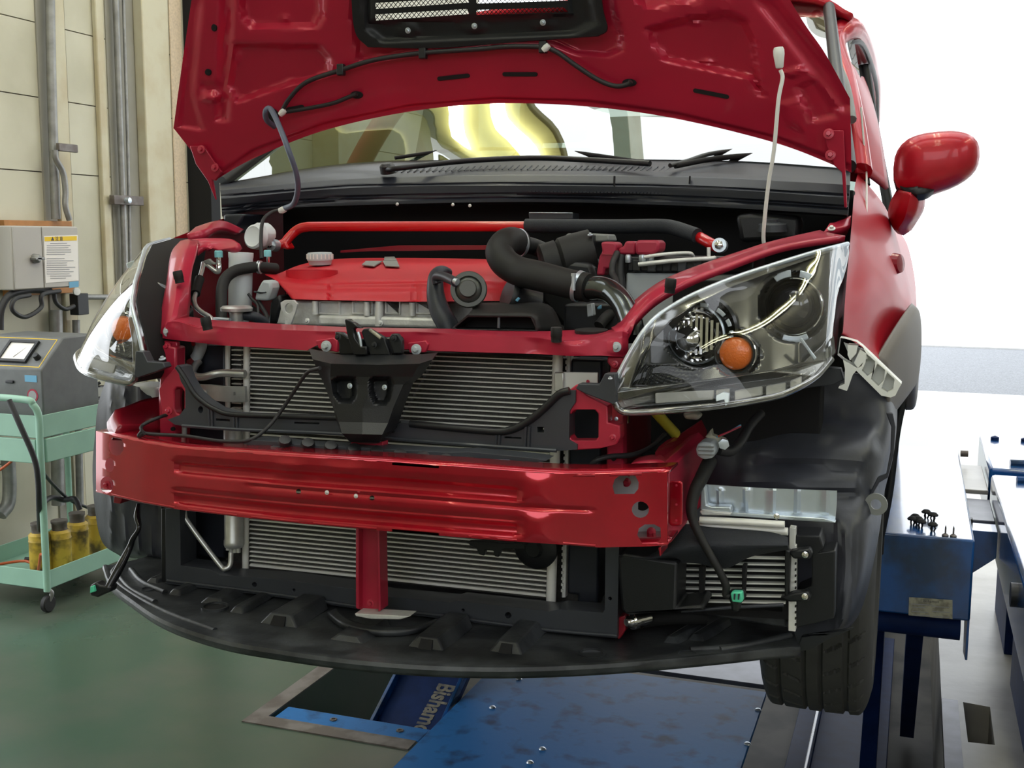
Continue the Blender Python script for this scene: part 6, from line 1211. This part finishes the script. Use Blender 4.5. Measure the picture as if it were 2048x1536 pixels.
poly('intercooler_duct', d5((105, 865), (140, 850), (340, 880), (460, 900), (450, 1170), (600, 1150), (620, 1185), (150, 1212), (125, 1180), (110, 1000)), 1.70, .08, 'black', car, bevel=.006)
poly('duct_inside', d5((450, 880), (600, 860), (600, 1180), (440, 1180)), 1.795, .01, 'void', car)
poly('intercooler_tank', d5((1150, 740), (1300, 745), (1320, 820), (1300, 840), (1390, 830), (1385, 1230), (1160, 1290), (1165, 1120), (1155, 1080), (1250, 1040), (1250, 860), (1155, 830)), 1.80, .06, 'black', car, bevel=.008)
poly('duct_bracket', d5((1115, 840), (1180, 825), (1240, 820), (1255, 860), (1235, 885), (1140, 880)), 1.76, .02, 'black', car, bevel=.003); poly('duct_bracket', d5((1060, 1110), (1150, 1080), (1230, 1075), (1250, 1110), (1230, 1135), (1120, 1135)), 1.76, .02, 'black', car, bevel=.003)
bk('d5', 1212, 855, 1.755, 6.5, 'chrome', car); bk('d5', 1210, 1102, 1.755, 6.5, 'chrome', car)
sheet('foam_seal', [[p+(Y,) for p in d5((110, 850), (350, 830), (470, 690), (640, 700), (800, 712), (1000, 730), (1105, 760))] for Y in (1.74,)]+[[p+(Y,) for p in d5((112, 860), (300, 875), (430, 830), (600, 800), (760, 800), (950, 800), (1108, 800))] for Y in (1.70,)]+[[p+(Y,) for p in d5((118, 872), (290, 905), (400, 905), (560, 905), (740, 935), (900, 865), (1115, 825))] for Y in (1.73,)], 'foam', car, nu=10, nv=8, thick=.01)
tk('cooler_edge', 'd5', [(480, 1190, 1.74), (800, 1165, 1.75), (1085, 1150, 1.76)], .003, 'liner', car, 8)
poly('intercooler_duct', d5((600, 1190), (850, 1165), (1090, 1150), (1100, 1290), (900, 1260), (700, 1230)), 1.80, .04, 'tray', car, bevel=.004)
# loom, connectors, sensor
hn = tk('wiring_loom', 'd5', [(650, 300, 1.80), (600, 400, 1.76), (560, 480, 1.74), (540, 580, 1.72), (560, 680, 1.71), (615, 790, 1.70), (660, 870, 1.69), (710, 960, 1.69), (745, 1040, 1.69), (740, 1090, 1.69), (765, 1105, 1.69)], [.012, .011, .010, .009, .007, .0065, .006, .006, .006, .005, .004], 'rubber', car, 14)
poly('loom_connector', d5((770, 1085), (790, 1075), (840, 1078), (845, 1130), (830, 1140), (780, 1135)), 1.675, .014, 'green', hn, bevel=.002); poly('loom_connector', d5((760, 1070), (850, 1070), (862, 1110), (830, 1150), (820, 1195), (775, 1195), (772, 1150), (755, 1110)), 1.69, .016, 'black', hn, bevel=.004)
for x in (790, 815): poly('connector_slot', d5((x, 1088), (x+10, 1088), (x+6, 1122), (x-2, 1120)), 1.672, .004, 'liner', hn, bevel=0)
cn = poly('loom_connector', d5((575, 200), (610, 190), (665, 195), (680, 240), (668, 285), (610, 295), (570, 270), (565, 235)), 1.76, .05, 'lgrey', car, bevel=.004)
for y in (215, 238, 262): poly('connector_rib', d5((578, y), (672, y+3), (672, y+8), (578, y+5)), 1.756, .005, 'grey', cn)
poly('connector_latch', d5((620, 160), (655, 115), (660, 150), (735, 175), (740, 200), (700, 215), (640, 170)), 1.80, .02, 'label', car); lathe('horn_nut', V(*d5((730, 195))[0], 1.79), (.2, -1, 0), [(.009, 0), (.009, .012), (0, .014)], 'zinc', car, 6)
tk('loom_branch', 'd5', [(700, 240, 1.80), (770, 245, 1.82), (830, 190, 1.85), (880, 100, 1.9), (950, 20, 1.95)], .008, 'cable', car, 10)
for k, m in enumerate(('bluelab', 'orange', 'redbox')): tk('loom_wire', 'd5', [(690+k*8, 160-k*4, 1.80), (760+k*6, 130-k*3, 1.83), (830, 90+k*4, 1.88)], .0016, m, car, 6)
tk('yellow_tube', 'd5', [(320, 0, 1.80), (385, 75, 1.84), (445, 140, 1.88)], .009, 'yellow', car, 16, 2)
poly('white_tape', d5((485, 20), (560, 10), (600, 30), (580, 60), (500, 55)), 1.86, .02, 'cast', car, bevel=.004)
tk('loom_branch', 'c8', [(1235, 985, 1.68), (1290, 950, 1.68), (1380, 930, 1.70), (1520, 920, 1.74), (1640, 870, 1.8), (1740, 780, 1.85)], .0042, 'cable', car, 8); tk('loom_branch', 'c8', [(1440, 640, 1.80), (1440, 700, 1.80)], .014, 'chrome', car, 14, 1)
lathe('chrome_nut', V(*d5((200, 1245))[0], 1.72), (-.6, -.8, 0), [(0, .016), (.006, .016), (.010, .010), (.010, .004), (.014, .004), (.014, -.004), (.011, -.006), (.011, -.03), (0, -.03)], 'chrome', car, 22)
tk('cooler_pipe', 'd5', [(240, 1245, 1.75), (400, 1225, 1.78), (620, 1225, 1.82)], .012, 'void', car, 14)
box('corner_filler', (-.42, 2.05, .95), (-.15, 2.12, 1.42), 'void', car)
# loose loom on the left under the beam
hl_ = tk('wiring_loom', 'c2', [(625, 920, 1.64), (620, 980, 1.63), (628, 1030, 1.62), (600, 1080, 1.62), (585, 1120, 1.62), (540, 1210, 1.60), (490, 1300, 1.58)], [.003, .006, .004, .005, .006, .008, .007], 'blackg', car, 10)
poly('loom_connector', K('c2', (405, 1290), (430, 1275), (450, 1290), (500, 1295), (495, 1320), (455, 1335), (440, 1345), (405, 1335)), 1.575, .02, 'black', hl_, bevel=.003); poly('loom_connector', K('c2', (407, 1295), (422, 1290), (428, 1318), (405, 1325)), 1.57, .008, 'green', hl_, bevel=.001)
# white reservoir behind the left rail
poly('washer_tank', K('c2', (570, 385), (705, 395), (708, 480), (575, 500)), 1.95, .08, 'milk', car, bevel=.006)
# bumper side support (white plastic, ribbed)
sg = poly('bumper_bracket', d1((1535, 690), (1570, 695), (1640, 715), (1680, 745), (1930, 985), (1915, 1010), (1890, 1060), (1860, 1072), (1800, 1060), (1700, 960), (1640, 900), (1615, 930), (1590, 1000), (1580, 1030), (1525, 1012), (1530, 1000), (1565, 985), (1568, 890), (1555, 830), (1520, 800)), 1.96, .035, 'white', car, bevel=.002,
    holes=[d1(*q) for q in (((1585, 735), (1650, 740), (1640, 790), (1600, 835), (1585, 800)), ((1665, 765), (1705, 790), (1700, 850), (1650, 885), (1625, 850)), ((1720, 805), (1760, 840), (1755, 905), (1710, 935), (1675, 900)), ((1775, 855), (1825, 895), (1818, 960), (1780, 1000), (1735, 955)), ((1838, 910), (1885, 955), (1875, 1020), (1840, 1040), (1800, 1015)))])
poly('bracket_web', d1((1560, 720), (1680, 760), (1920, 990), (1850, 1055), (1620, 860)), 1.985, .004, 'white', sg, bevel=0)
